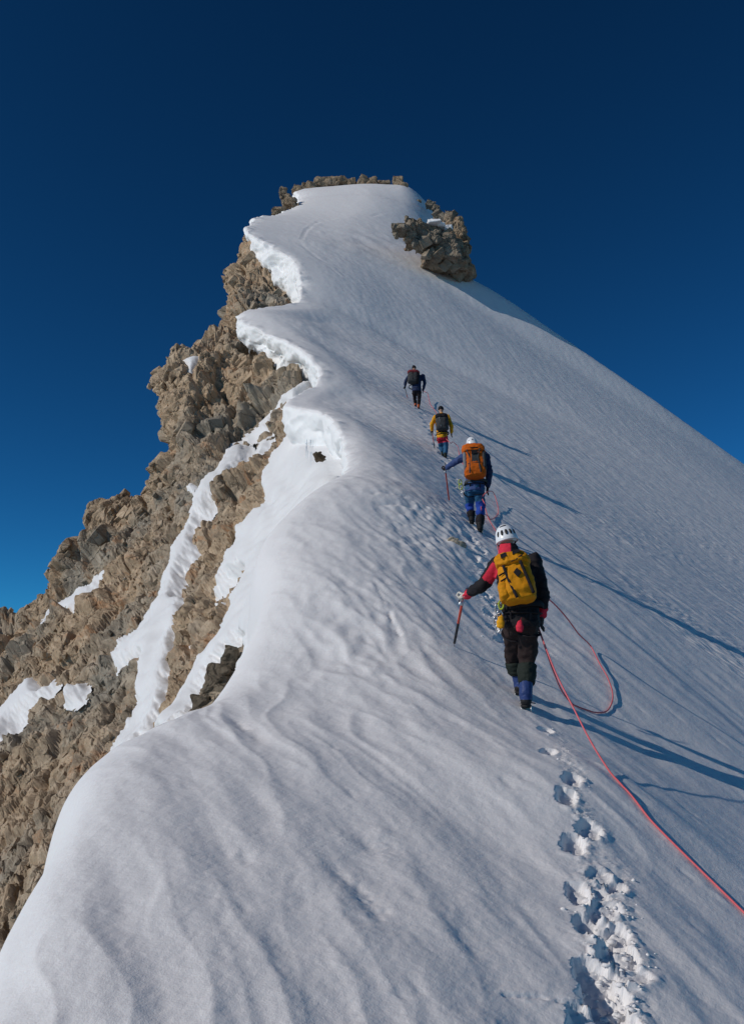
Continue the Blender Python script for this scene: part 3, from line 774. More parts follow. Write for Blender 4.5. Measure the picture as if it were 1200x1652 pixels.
ir = random.Random(3)
def hang(r0, r1, n, l0, l1, r_):
    out = []
    for _ in range(n):
        r = ir.randint(R(r0), R(r1)); p = P[r, ir.randint(int(NW * .34), int(NW * .6))]
        u, v = PX(*p); out.append((float(u), float(v), float(p[1]), ir.uniform(l0, l1), ir.uniform(.5, 1.0) * r_))
    return out
icicles([(ir.uniform(490, 507), ir.uniform(708, 732), 22.0, ir.uniform(10, 40), ir.uniform(.35, .65)) for _ in range(10)], CORN[0])
icicles(hang(41, 49, 34, 5, 16, .9), CORN[1])

# ------------------------------------------------------------------ crumbs thrown out of the track
vs, fs = [], []
ico = bmesh.new(); bmesh.ops.create_icosphere(ico, subdivisions=1, radius=1.0)
iv = np.array([v.co[:] for v in ico.verts]); ifc = [[v.index for v in f_.verts] for f_ in ico.faces]; ico.free()
rs = np.random.RandomState(12)
zones = [((1005,1650),(975,1430),38,170,.012)] + [((b[0]+14, b[1]), (b[0]+20, b[1]+8), 10, 9, .006) for b in BOOTS[12:18]] + [((800,1020),(760,870),14,90,.010)]
for a, b, sp_, n, sz in zones:
    for _ in range(n):
        t = rs.rand(); u = a[0] + (b[0]-a[0])*t + rs.normal() * sp_ * .7; v = a[1] + (b[1]-a[1])*t + rs.normal() * sp_ * .5
        g = ground(u, v); s = sz * rs.lognormal(0, .5) * .8
        k = len(vs)
        jit = iv * (1 + .30 * rs.randn(len(iv), 1)) * np.array([1, 1, .7]) * s * np.array([1, 1, .75])
        vs.extend((jit + g + np.array([0, 0, s * .05])).tolist()); fs.extend([[q_ + k for q_ in tri] for tri in ifc])
o = mesh_np('snow_crumbs', vs, fs, M_SNOW, True); tag(o, 'loose crumbs of snow kicked out along the boot track', kind='stuff')

# ------------------------------------------------------------------ far ground below, out to the horizon
gx = np.concatenate([-np.geomspace(40000, 60, 40), [0], np.geomspace(60, 40000, 40)])
GX, GY = np.meshgrid(gx, gx)
GZ = -900 + 260 * vnoise2(GX / 2600, GY / 2600, 300) + 90 * vnoise2(GX / 700, GY / 700, 301)
a = NT('valley'); pz = a.pos()
a.l(a.mix(a.ramp(a.noise(pz, .0012, 5), [(.45, (0, 0, 0)), (.55, (1, 1, 1))]), (.16, .14, .12), (.75, .77, .8)), a.b.inputs['Base Color'])
o = mesh_np('valley_ground', np.stack([GX, GY, GZ], 2).reshape(-1, 3), grid_faces(*GX.shape), a.m); tag(o, kind='structure')
# ------------------------------------------------------------------ climbers
def fabric(name, col, rough=.75, scale=60, spec=.15):
    a = NT(name, rough, spec); co = a.n('ShaderNodeTexCoord').outputs['Object']
    n = a.noise(co, 9, 4, .6)
    a.l(a.mix(n, tuple(c * .72 for c in col), tuple(min(1, c * 1.18) for c in col)), a.b.inputs['Base Color'])
    h = a.bump(a.noise(co, 26, 4, .6), .5, .012); h = a.bump(a.noise(co, scale * 4, 2), .2, .002, h)
    a.l(h, a.b.inputs['Normal']); return a.m
FB = {
 'black': fabric('black_fabric', (.016, .014, .017)), 'brown': fabric('dark_brown_fabric', (.030, .019, .018)), 'red': fabric('red_fabric', (.62, .03, .06)),
 'gaiter': fabric('dark_green_fabric', (.018, .024, .020)), 'blue_boot': fabric('blue_boot_shell', (.03, .055, .17), .45), 'boot': fabric('boot_rubber', (.02, .02, .022), .6),
 'grey': fabric('grey_fabric', (.17, .17, .18)), 'dark_grey': fabric('dark_grey_fabric', (.045, .047, .05)), 'navy': fabric('navy_fabric', (.022, .035, .085)),
 'blue': fabric('blue_fabric', (.045, .075, .20)), 'teal': fabric('teal_blue_fabric', (.025, .10, .20)), 'royal': fabric('royal_blue_fabric', (.02, .06, .33)),
 'yellow': fabric('yellow_fabric', (.72, .33, .015)), 'gold': fabric('golden_fabric', (.60, .235, .006)), 'orange': fabric('orange_fabric', (.52, .105, .008)),
 'maroon': fabric('maroon_fabric', (.17, .028, .035)), 'skin': fabric('skin', (.42, .25, .18), .5), 'white_glove': fabric('pale_glove', (.62, .58, .52)),
 'orange_boot': fabric('orange_boot_shell', (.42, .09, .03), .5), 'lime': fabric('lime_sling', (.38, .45, .05)),
}
def plain(name, col, rough=.4, metal=0.0, spec=.4):
    a = NT(name, rough, spec); a.b.inputs['Metallic'].default_value = metal
    co = a.n('ShaderNodeTexCoord').outputs['Object']
    a.l(a.mix(a.noise(co, 30, 3), tuple(c * .85 for c in col), col), a.b.inputs['Base Color']); return a.m
M_HELM = plain('white_helmet', (.80, .81, .84), .3); M_DARK = plain('dark_plastic', (.012, .012, .014), .5)
M_METAL = plain('steel', (.55, .56, .58), .35, .9); M_REDSH = plain('red_shaft', (.68, .07, .035), .35); M_DKSH = plain('dark_shaft', (.03, .03, .034), .5)

class Geo:
    """collects tubes and shells into one mesh"""
    def __init__(s): s.v, s.f = [], []
    def loft(s, rings, cap=True):
        n = len(rings[0]); b = len(s.v)
        for r in rings: s.v.extend([tuple(p) for p in r])
        for k in range(len(rings) - 1):
            for a in range(n):
                c = (a + 1) % n; s.f.append((b + k*n + a, b + k*n + c, b + (k+1)*n + c, b + (k+1)*n + a))
        if cap:
            s.f.append(tuple(b + a for a in reversed(range(n)))); s.f.append(tuple(b + (len(rings)-1)*n + a for a in range(n)))
    def tube(s, pts, rad, seg=12, flat=1.0, side=None, round_ends=True):
        pts = [Vector(p) for p in pts]; rad = list(rad) if hasattr(rad, '__len__') else [rad] * len(pts)
        if round_ends:
            d0 = (pts[0] - pts[1]).normalized(); d1 = (pts[-1] - pts[-2]).normalized()
            pts = [pts[0] + d0 * rad[0] * .85, pts[0] + d0 * rad[0] * .5] + pts + [pts[-1] + d1 * rad[-1] * .5, pts[-1] + d1 * rad[-1] * .85]
            rad = [rad[0] * .42, rad[0] * .82] + rad + [rad[-1] * .82, rad[-1] * .42]
        t0 = (pts[1] - pts[0]).normalized()
        u = Vector(side) if side else (Vector((1, 0, 0)) if abs(t0.x) < .8 else Vector((0, 1, 0)))
        rings = []
        for k, p in enumerate(pts):
            t = (pts[min(k+1, len(pts)-1)] - pts[max(k-1, 0)]).normalized()
            u = (u - t * u.dot(t)).normalized(); w = t.cross(u)
            rings.append([p + u * math.cos(a) * rad[k] + w * math.sin(a) * rad[k] * flat for a in [6.28318 * q / seg for q in range(seg)]])
        s.loft(rings)
    def section(s, secs, seg=20, power=2.0):
        """stack of (centre, half width, half depth)"""
        rings = []
        for c, rx, ry in secs:
            ring = []
            for q in range(seg):
                a = 6.28318 * q / seg; ca_, sa_ = math.cos(a), math.sin(a)
                ring.append(Vector(c) + Vector((math.copysign(abs(ca_) ** (2 / power), ca_) * rx, math.copysign(abs(sa_) ** (2 / power), sa_) * ry, 0)))
            rings.append(ring)
        s.loft(rings)
    def ball(s, c, r, seg=14, rings=9):
        c = Vector(c); r = Vector(r) if hasattr(r, '__len__') else Vector((r, r, r))
        s.loft([[c + Vector((math.cos(6.28318*q/seg) * math.sin(th) * r.x, math.sin(6.28318*q/seg) * math.sin(th) * r.y, math.cos(th) * r.z)) for q in range(seg)]
                for th in [math.pi * (k + .12) / (rings + .24) for k in range(rings + 1)]])
    def build(s, name, mats, parent, remesh=None, smooth_it=2, wrinkle=0.0, wscale=14, pick=None, seed=0):
        me = bpy.data.meshes.new(name); me.from_pydata(s.v, [], s.f); me.update()
        o = bpy.data.objects.new(name, me); COL.objects.link(o)
        if remesh:
            bm = bmesh.new(); bm.from_mesh(me); bmesh.ops.recalc_face_normals(bm, faces=bm.faces); bm.to_mesh(me); bm.free()
            md = o.modifiers.new('r', 'REMESH'); md.mode = 'VOXEL'; md.voxel_size = remesh
            m2 = o.modifiers.new('s', 'SMOOTH'); m2.iterations = smooth_it; m2.factor = .5
            nm = eval_mesh(o); o.modifiers.clear(); o.data = nm; me = nm; me.name = name
        n = len(me.vertices)
        if wrinkle and n:
            co = np.empty(n*3, np.float32); me.vertices.foreach_get('co', co); co = co.reshape(-1, 3)
            no = np.empty(n*3, np.float32); me.vertices.foreach_get('normal', no); no = no.reshape(-1, 3)
            p = [co[:, 0] * wscale, co[:, 1] * wscale, co[:, 2] * wscale * 1.7]
            w = .3 * vnoise3([k * .4 for k in p], 500 + seed)
            h = (1 - np.abs(vnoise3([p[0] + w, p[1] + w, p[2]], 501 + seed))) ** 2 - .5 + .5 * vnoise3([k * 2.1 for k in p], 502 + seed)
            co = co + no * (h * wrinkle)[:, None]; me.vertices.foreach_set('co', co.ravel().astype(np.float32))
        me.materials.clear()
        mats = mats if isinstance(mats, (list, tuple)) else [mats]
        for m in mats: me.materials.append(m)
        me.polygons.foreach_set('use_smooth', np.ones(len(me.polygons), bool))
        if pick is not None:
            c = np.empty(len(me.polygons)*3, np.float32); me.polygons.foreach_get('center', c); c = c.reshape(-1, 3)
            me.polygons.foreach_set('material_index', pick(c).astype(np.int32))
        me.update()
        if parent is not None: o.parent = parent
        return o

def snow_z(x, y):
    i = int(np.clip(np.searchsorted(dq, y), 1, len(dq) - 1)); z = []
    for k in (i - 1, i):
        z.append(np.interp(x, SX[k, NW + 4:], SZ[k, NW + 4:]))
    t = (y - dq[i-1]) / (dq[i] - dq[i-1]); return float(z[0] * (1 - t) + z[1] * t)

def seg_t(c, a, b):
    a, b = np.array(a), np.array(b); d = b - a; L = (d * d).sum()
    t = ((c - a) * d).sum(1) / L
    near = np.linalg.norm(c - a - np.clip(t, 0, 1)[:, None] * d, axis=1)
    return t, near

def bez(p, q, r, n=8):
    p, q, r = Vector(p), Vector(q), Vector(r)
    return [(1-t)**2 * p + 2*t*(1-t) * q + t*t * r for t in [k / (n-1) for k in range(n)]]

class Figure:
    def __init__(s, label, feet, dist_px, vox):
        g = ground(*feet); s.g = g; s.u0, s.v0 = feet
        dep = g[1] * _c + (g[2] - CAMZ) * _s; s.k = dep / F_PX
        rz = -math.atan2(g[0], g[1]); s.rz = rz
        s.root = empty('person', tuple(g), rz); tag(s.root, label, 'person', None); s.root['group'] = 'roped climbers on the snow ridge'
        s.vox = vox
    def p(s, u, v, y=0.0):
        c_, s_ = math.cos(s.rz), math.sin(s.rz); d = s.g[1] + y * c_
        for _ in range(2):
            x, yy, z = [float(q) for q in W(u, v, d)]; q = Vector((x - s.g[0], yy - s.g[1], z - s.g[2]))
            lx, ly = q.x * c_ + q.y * s_, -q.x * s_ + q.y * c_; d += (y - ly) * c_
        return Vector((lx, y, q.z))
    def world(s, q): return Matrix.Translation(Vector(s.g.tolist())) @ Matrix.Rotation(s.rz, 4, 'Z') @ Vector(q)

def glove(g, hand, wrist_dir, axis, r=.045):
    """palm and five fingers closed round an axis"""
    h = Vector(hand); ax = Vector(axis).normalized(); wd_ = Vector(wrist_dir).normalized()
    out = ax.cross(wd_).normalized()
    g.tube([h - wd_ * .075, h - wd_ * .03, h + wd_ * .02], [r * .72, r * .95, r * .8], 10, .62)
    for k, (o_, L) in enumerate(((-1.5, .062), (-.5, .072), (.5, .068), (1.5, .054))):
        b = h + wd_ * .02 + ax * o_ * .019
        g.tube([b, b + wd_ * L * .45 + out * .012, b + wd_ * L * .55 + out * .045, b + wd_ * L * .12 + out * .058], [.0125, .012, .0115, .010], 7)
    b = h - wd_ * .02 - ax * .03
    g.tube([b, b + out * .03 + wd_ * .015, b + out * .055 + wd_ * .035], [.0145, .013, .011], 7)

def relaxed_hand(g, hand, d, r=.042):
    h = Vector(hand); d = Vector(d).normalized(); ax = Vector((0, 1, 0)); ax = (ax - d * ax.dot(d)).normalized(); out = d.cross(ax)
    g.tube([h - d * .07, h - d * .02, h + d * .03], [r * .75, r, r * .85], 10, .62, side=ax)
    for o_, L in ((-1.5, .065), (-.5, .078), (.5, .073), (1.5, .056)):
        b = h + d * .03 + ax * o_ * .019
        g.tube([b, b + d * L * .5 + out * .008, b + d * L * .85 + out * .028], [.0125, .012, .010], 7)
    b = h - d * .02 + ax * .035
    g.tube([b, b + d * .03 + ax * .02, b + d * .06 + ax * .022 + out * .012], [.0145, .013, .011], 7)

def person(label, feet, J, C, vox, helmet=None, cap=None, bulk=1.0, bulge=1.0, sash=None):
    F = Figure(label, feet, 0, vox); P_ = {k: F.p(*v) for k, v in J.items()}; root = F.root
    for q in 'LR':                                          # soles on the snow
        w_ = F.world(P_['an' + q]); P_['an' + q].z = snow_z(w_.x, w_.y) + .112 - F.g[2]
    hr = .108
    up = (P_['head'] - P_['neck']).normalized()
    # continuous body underneath: head with face and ears, neck, trunk, arms, legs, hands
    b = Geo()
    b.ball(P_['head'], (.078, .098, .115)); b.tube([P_['neck'] - up * .08, P_['neck'], P_['head'] - up * .03], [.07, .056, .058])
    hd = P_['head']
    b.tube([hd + Vector((0, .09, .015)), hd + Vector((0, .118, -.02)), hd + Vector((0, .10, -.032))], [.010, .016, .013], 8)
    for sx in (-1, 1): b.ball(hd + Vector((sx * .08, .0, -.005)), (.010, .020, .032), 8, 5)
    b.tube([hd + Vector((-.022, .094, -.062)), hd + Vector((.022, .094, -.062))], .007, 6)
    b.section([(P_['pelvis'] - Vector((0, 0, .08)), .14, .10), (P_['pelvis'] + Vector((0, 0, .05)), .15, .105), (P_['chest'] * .5 + P_['pelvis'] * .5, .13, .095), (P_['chest'], .165, .11), (P_['shL'] * .5 + P_['shR'] * .5, .13, .085), (P_['neck'] - up * .02, .06, .06)])
    for q in 'LR':
        b.tube([P_['sh' + q], P_['el' + q], P_['ha' + q] - (P_['ha' + q] - P_['el' + q]).normalized() * .03], [.05, .04, .028])
        b.tube([P_['hip' + q], P_['kn' + q], P_['an' + q]], [.075, .052, .042])
    b.build('body', FB['skin'], root, vox * .9)
    # eyes
    for sx in (-1, 1): e = Geo(); e.ball(hd + Vector((sx * .030, .088, .012)), (.011, .008, .009), 8, 5); e.build('eye', M_DARK, root)
    # jacket
    j = Geo(); bk = bulk
    mid = P_['chest'] * .45 + P_['pelvis'] * .55
    j.section([(P_['pelvis'] + Vector((0, 0, -.07)), .17 * bk, .135 * bk), (P_['pelvis'] + Vector((0, 0, .03)), .175 * bk, .14 * bk), (mid, .165 * bk, .135 * bk), (P_['chest'], .195 * bk, .145 * bk),
               (P_['shL'] * .5 + P_['shR'] * .5 + Vector((0, 0, -.02)), .19 * bk, .12 * bk), (P_['shL'] * .4 + P_['shR'] * .4 + P_['neck'] * .2 + Vector((0, 0, .02)), .12 * bk, .095 * bk), (P_['neck'], .078, .078), (P_['neck'] + up * .05, .076, .078)])
    for q in 'LR':
        a, e_, h = P_['sh' + q], P_['el' + q], P_['ha' + q]
        hh = h - (h - e_).normalized() * .055
        j.tube([a, a * .5 + e_ * .5, e_, e_ * .5 + hh * .5, hh], [.078 * bk, .070 * bk, .064 * bk, .056 * bk, .046 * bk], 14)
    jp = C['jacket']
    j.build('jacket', jp[0], root, vox, 2, .015, 10, (lambda c: jp[1](c, P_)) if len(jp) > 1 else None, 1)
    # trousers
    t = Geo()
    t.section([(P_['pelvis'] + Vector((0, 0, .08)), .155, .125), (P_['pelvis'] - Vector((0, 0, .02)), .165, .135), (P_['pelvis'] - Vector((0, 0, .1)), .15, .125)])
    for q in 'LR':
        h, k, a = P_['hip' + q], P_['kn' + q], P_['an' + q]
        t.tube([h, h * .5 + k * .5, k, k * .6 + a * .4], [.105, .092, .078, .074], 14)
    tp_ = C['trousers']
    t.build('trousers', tp_[0], root, vox, 2, .018, 8, (lambda c: tp_[1](c, P_)) if len(tp_) > 1 else None, 2)
    for q in 'LR':
        k, a = P_['kn' + q], P_['an' + q]
        g = Geo(); top = k * .72 + a * .28 if 'gaiter_top' not in C else k * (1 - C['gaiter_top']) + a * C['gaiter_top']
        sec = C.get('gaiter_end', .92); end = k * (1 - sec) + a * sec
        g.tube([top, top * .6 + end * .4, top * .2 + end * .8, end], [.080 * bulge, .080 * bulge, .072 * bulge, .064 * bulge], 14, round_ends=False)
        g.build('gaiter', C['gaiter'], root, vox * .8, 1, .009, 15, None, 3)
        bt = Geo()
        bt.tube([end * 1.15 - top * .15 if False else end + Vector((0, 0, .03)), a + Vector((0, 0, .02)), a + Vector((0, .02, -.03))], [.064, .062, .058], 12)
        zf = a.z - .085
        bt.tube([a + Vector((0, -.055, -.045)), a + Vector((0, .04, -.045)), a + Vector((0, .13, -.055)), a + Vector((0, .19, -.062))], [.050, .052, .050, .036], 12, .9)
        lim = a.z - .035
        bo = bt.build('boot', C['boot'], root, vox * .8, 1, .003, 20, (lambda c, L_=lim: (c[:, 2] < L_).astype(int)) if len(C['boot']) > 1 else None, 4)
        so = Geo(); so.section([(a + Vector((0, .065, -.105)), .048, .145), (a + Vector((0, .065, -.085)), .052, .15), (a + Vector((0, .065, -.075)), .046, .142)], 16, 2.6)
        so.build('sole', FB['boot'], bo)
        cr = Geo()
        for fy in (-.06, -.02, .05, .10, .16, .20):
            for sx in (-1, 1): cr.tube([a + Vector((sx * .042, fy, -.10)), a + Vector((sx * .045, fy + .006, -.145))], [.007, .002], 5, round_ends=False)
        cr.tube([a + Vector((-.045, -.07, -.1)), a + Vector((-.048, .18, -.1)), a + Vector((0, .215, -.1)), a + Vector((.048, .18, -.1)), a + Vector((.045, -.07, -.1))], .006, 5)
        cr.tube([a + Vector((-.055, .04, -.06)), a + Vector((0, .07, .0)), a + Vector((.055, .04, -.06)), a + Vector((.085, .02, -.065))], .006, 5)
        cr.build('crampon', M_METAL, bo)
    # gloves
    for q, grip in (('L', True), ('R', False)):
        h, e_ = P_['ha' + q], P_['el' + q]; d = (h - e_).normalized()
        g = Geo()
        if grip: glove(g, h, d, Vector((0, 1, .1)))
        else: relaxed_hand(g, h, d)
        g.build('glove', C['glove' + q], root)
    # headgear
    if helmet:
        H = P_['head'] + up * .012; hx, hy, hz = .104, .126, .118
        Rm = Vector((0, 0, 1)).rotation_difference((up + Vector((-.03, -.10, 0))).normalized()).to_matrix()
        g = Geo(); rings = []
        prof = [(1.03, -.52), (1.06, -.44), (1.04, -.28), (1.0, -.12), (.97, .1), (.88, .42), (.70, .70), (.45, .90), (.2, .985), (.04, 1.0)]
        for r_, z_ in prof:
            ring = []
            for qn in range(32):
                a = 6.28318 * qn / 32
                rib = 1 + .018 * math.cos(3 * (a - 1.57)) * (1 - z_)
                zz = z_ * hz + (.018 * -math.sin(a) * -1 if z_ < -.2 else 0)
                ring.append(H + Rm @ Vector((math.cos(a) * r_ * hx * rib, math.sin(a) * r_ * hy * rib, zz)))
            rings.append(ring)
        g.loft(rings, True); ho = g.build('helmet', helmet['mat'], root)
        br = Geo(); br.tube([rings[0][k % 32] for k in range(33)], .006, 6, round_ends=False); br.build('rim', helmet['mat'], ho)
        def on(az, zf):
            a = math.radians(az); r_ = np.interp(zf, [-.44, -.12, .1, .42, .70, .90, 1.0], [1.06, 1.0, .97, .88, .70, .45, .04])
            return H + Rm @ Vector((math.sin(a) * r_ * hx * 1.012, -math.cos(a) * r_ * hy * 1.012, zf * hz))
        for (a0, z0, a1, z1, w) in helmet['vents']:
            vg = Geo(); m_ = ((a0 + a1) / 2, (z0 + z1) / 2)
            vg.tube([on(a0, z0), on(*m_), on(a1, z1)], [w * .7, w, w * .7], 8, .5); vg.build('vent', M_DARK, ho)
        for sx in (-1, 1):
            sg = Geo(); sg.tube([H + Rm @ Vector((sx * hx * 1.0, .02, -.03)), P_['head'] + Vector((sx * .07, .05, -.08)), P_['head'] + Vector((0, .075, -.125))], .007, 6); sg.build('chin_strap', FB['black'], ho)
    if cap:
        g = Geo(); H = P_['head'] + up * .035
        g.ball(H, (.100, .118, .100)); g.tube([H + Vector((.0, .10, -.02)), H + Vector((0, .15, -.035))], [.06, .05], 10, .3)
        if cap.get('bobble'): g.ball(H + up * .125, .032)
        g.build('cap', cap['mat'], root, vox * .8, 1, .004, 20)
    if C.get('collar'):
        g = Geo(); n_ = P_['neck']
        g.section([(n_ - up * .05, .115, .105), (n_ + up * .0, .10, .10), (n_ + up * .055, .088, .095), (n_ + up * .075, .080, .088)], 18)
        g.build('collar', C['collar'], root, vox * .8, 1, .008, 16, (lambda c: (c[:, 0] > n_.x + .015).astype(int)) if isinstance(C['collar'], list) else None)
    # harness
    hn = Geo(); pl = P_['pelvis']
    hn.tube([pl + Vector((math.cos(a) * .185, math.sin(a) * .152, .055)) for a in [6.28318 * k / 20 for k in range(21)]], .022, 8, .35, round_ends=False)
    for q in 'LR':
        h, k = P_['hip' + q], P_['kn' + q]; m = h * .72 + k * .28; ax = (k - h).normalized()
        s1 = ax.orthogonal().normalized(); s2 = ax.cross(s1)
        hn.tube([m + s1 * math.cos(a) * .108 + s2 * math.sin(a) * .108 for a in [6.28318 * i / 16 for i in range(17)]], .016, 8, .4, round_ends=False)
        hn.tube([pl + Vector((-.09 if q == 'L' else .09, -.155, .05)), m + Vector((0, -.10, 0))], .010, 6)
    ho = hn.build('harness', C.get('harness', FB['black']), root)
    for (u, v, y, r_, mt) in C.get('gear', []):
        g = Geo(); c = F.p(u, v, y)
        g.tube([c + Vector((math.cos(a) * r_ * .55, .25 * r_ * math.sin(2 * a), math.sin(a) * r_)) for a in [6.28318 * i / 12 for i in range(13)]], .0085, 6, round_ends=False)
        g.build('carabiner' if mt is M_METAL else 'sling', mt, ho)
    return F, P_

def pack(F, label, centre, size, tilt, mats, lid=None, pockets=(), straps=(), patches=(), lean=.12, extra=()):
    """rucksack as a thing of its own, worn on the back; sizes in photo pixels"""
    c = F.p(*centre); w, h, d = size[0] * F.k, size[1] * F.k, size[2]
    root = empty('backpack', tuple(F.world(c)), 0)
    root.matrix_world = Matrix.Translation(F.world(c)) @ Matrix.Rotation(F.rz, 4, 'Z') @ Matrix.Rotation(math.radians(tilt), 4, 'Y') @ Matrix.Rotation(-lean, 4, 'X')
    tag(root, label, 'backpack', 'backpacks worn by the climbers')
    top = .5 if not lid else .36
    b = Geo()
    b.section([((0, .01, -h * .5), w * .36, d * .34), ((0, 0, -h * .46), w * .44, d * .46), ((0, -.01, -h * .3), w * .485, d * .53), ((0, -.01, -h * .02), w * .49, d * .54), ((0, 0, h * .25), w * .46, d * .49), ((0, .01, h * top), w * .40, d * .42)], 28, 3.0)
    b.build('main_bag', mats['bag'], root, F.vox * .8, 2, .012, 9, mats.get('bag_pick') and (lambda cc: mats['bag_pick'](cc, w, h)), 11)
    if lid:
        l = Geo()
        l.section([((0, -.01, h * .22), w * .46, d * .50), ((0, -.02, h * .26), w * .505, d * .57), ((-.01, -.01, h * .38), w * .50, d * .55), ((-.015, .01, h * .47), w * .44, d * .46), ((-.02, .03, h * .51), w * .30, d * .30)], 28, 2.7)
        lo = l.build('lid', lid, root, F.vox * .8, 2, .013, 12, None, 12)
    def surf(x, z):   # back surface of the bag
        yy = -d * .53 * (1 - .25 * (2 * x) ** 4) if not (lid and z > .2) else -d * .585 * (1 - .25 * (2 * x) ** 4) * np.interp(z, [.3, .4, .5], [1, .92, .6])
        return Vector((x * w, yy - .012, z * h))
    for (x, z, pw_, ph_, mt) in pockets:
        p_ = Geo(); cx, cz = x * w, z * h
        p_.section([((cx, -.0, cz - ph_ * h * .5), pw_ * w * .4, d * .30), ((cx, -.03, cz - ph_ * h * .35), pw_ * w * .5, d * .42), ((cx, -.03, cz + ph_ * h * .3), pw_ * w * .5, d * .40), ((cx, -.0, cz + ph_ * h * .5), pw_ * w * .34, d * .28)], 18, 2.8)
        p_.build('side_pocket', mt, root, F.vox * .8, 2, .008, 14)
    for (pts, wd_, mt) in straps:
        s_ = Geo(); n = 7; q = []
        for (x0, z0), (x1, z1) in zip(pts[:-1], pts[1:]):
            q += [surf(x0 + (x1 - x0) * k / n, z0 + (z1 - z0) * k / n) for k in range(n)]
        q.append(surf(*pts[-1])); s_.tube(q, wd_, 8, .35, round_ends=False, side=(1, 0, 0)); s_.build('strap', mt, root)
    for (poly, mt) in patches:
        bm = bmesh.new(); vs_ = []
        for off in (.0, -.012):
            vs_.append([bm.verts.new(surf(x, z) + Vector((0, off, 0))) for x, z in poly])
        bm.faces.new(vs_[1]); n = len(poly)
        for k in range(n): bm.faces.new((vs_[0][k], vs_[0][(k+1) % n], vs_[1][(k+1) % n], vs_[1][k]))
        bmesh.ops.recalc_face_normals(bm, faces=bm.faces)
        me = bpy.data.meshes.new('patch'); bm.to_mesh(me); bm.free(); me.materials.append(mt); o = bpy.data.objects.new('patch', me); COL.objects.link(o); o.parent = root
    for sx in (-1, 1):
        s_ = Geo(); s_.tube([(sx * w * .26, d * .42, h * .40), (sx * w * .30, d * .62, h * .44), (sx * w * .34, d * .95, h * .30), (sx * w * .40, d * .95, -.02 * h), (sx * w * .44, d * .45, -h * .36)], .026, 8, .35); s_.build('shoulder_strap', mats['strap'], root)
    s_ = Geo(); s_.tube([(math.cos(a) * .20, d * .55 + .13 + math.sin(a) * .165, -h * .48) for a in [6.28318 * k / 20 for k in range(21)]], .032, 8, .4, round_ends=False, side=(0, 0, 1)); s_.build('hip_belt', mats['strap'], root)
    for fn in extra: fn(root, w, h, d)
    return root

def ice_axe(label, top, tip, mats=(None, None), split=.55, head=True, r=.0135, lanyard=True):
    top, tip = Vector(top), Vector(tip)
    root = empty('ice_axe', tuple(tip)); tag(root, label, 'ice axe', 'ice axes carried by the climbers')
    T = top - tip; m = T * (1 - split)
    g = Geo(); g.tube([m, T], r, 10, .75); g.build('shaft', mats[0], root)
    g = Geo(); g.tube([T * .07, m], r * 1.08, 10, .8); g.build('grip', mats[1], root)
    g = Geo(); g.tube([T * .09, T * .03, Vector((0, 0, -.03))], [r * .9, r * .55, .002], 8, round_ends=False); g.build('spike', M_METAL, root)
    if head:
        up = T.normalized(); f_ = Vector((.15, 1, 0)); f_ = (f_ - up * f_.dot(up)).normalized()
        g = Geo(); g.tube([T, T + f_ * .06 + up * .008, T + f_ * .13 - up * .006, T + f_ * .19 - up * .04], [.014, .013, .010, .002], 8, .4, round_ends=False)
        g.tube([T, T - f_ * .05, T - f_ * .10 - up * .006], [.014, .016, .028], 8, .3, round_ends=False); g.build('head', M_METAL, root)
        if lanyard:
            s2 = up.cross(f_)
            g = Geo(); g.tube([T + s2 * .012, T + s2 * .035 - up * .06, T + s2 * .028 - up * .13, T - up * .10 + s2 * .01, T - up * .02], .005, 6); g.build('leash', FB['black'], root)
    return root

# --- climber in front of the camera
def c1_jacket(c, P_):
    out = np.zeros(len(c))
    t1, n1 = seg_t(c, P_['shL'], P_['elL']); t2, n2 = seg_t(c, P_['elL'], P_['haL'])
    dz = (np.array(P_['elL']) - np.array(P_['shL']))
    axis_z = P_['shL'].z + np.clip(t1, 0, 1) * dz[2]
    out[(n1 < .11) & (t1 > .02) & (t1 < .72) & (c[:, 2] < axis_z + .012) & (c[:, 0] < P_['shL'].x + .03)] = 1
    out[(n2 < .09) & (t2 > .62)] = 1
    t3, n3 = seg_t(c, P_['elR'], P_['haR']); out[(n3 < .09) & (t3 > .55)] = 1
    out[(c[:, 2] > P_['neck'].z - .06) & (c[:, 0] < P_['neck'].x + .03)] = 1
    return out
J1 = dict(head=(816,867,.22), neck=(821,889,.17), shL=(802,909,.14), shR=(860,903,.14), chest=(832,930,.11), pelvis=(840,1000,.02), elL=(777,946,.20), haL=(747,963,.36),
          elR=(876,956,.10), haR=(873,1001,.17), hipL=(829,1006,.04), hipR=(853,1004,.02), knL=(828,1062,.36), anL=(838,1110,.42), knR=(850,1066,.14), anR=(848,1131,.02))
F1, P1 = person('nearest climber in white helmet with black and red jacket carrying a golden yellow pack', (848,1146), J1, dict(
    jacket=([FB['black'], FB['red']], c1_jacket), trousers=([FB['brown'], FB['black']], lambda c, P_: (c[:, 0] > (P_['hipL'].x * .35 + P_['hipR'].x * .65)).astype(int) * 0 + 0),
    gaiter=FB['gaiter'], gaiter_end=.66, gaiter_top=.12, boot=[FB['blue_boot'], FB['boot']], gloveL=FB['white_glove'], gloveR=FB['dark_grey'], collar=[FB['red'], FB['black']],
    gear=[(803,982,-.10,.05,M_METAL),(806,992,-.12,.045,M_METAL),(801,1002,-.08,.05,M_METAL),(803,1014,-.08,.035,M_METAL),(808,976,-.12,.04,FB['lime'])]), .0125,
    helmet=dict(mat=M_HELM, vents=[(-44,-.20,-40,.12,.014),(-20,-.22,-18,.12,.015),(4,-.22,4,.12,.015),(28,-.20,26,.12,.014),(52,-.16,48,.12,.013),(-26,.60,10,.64,.013)]), bulge=1.14)
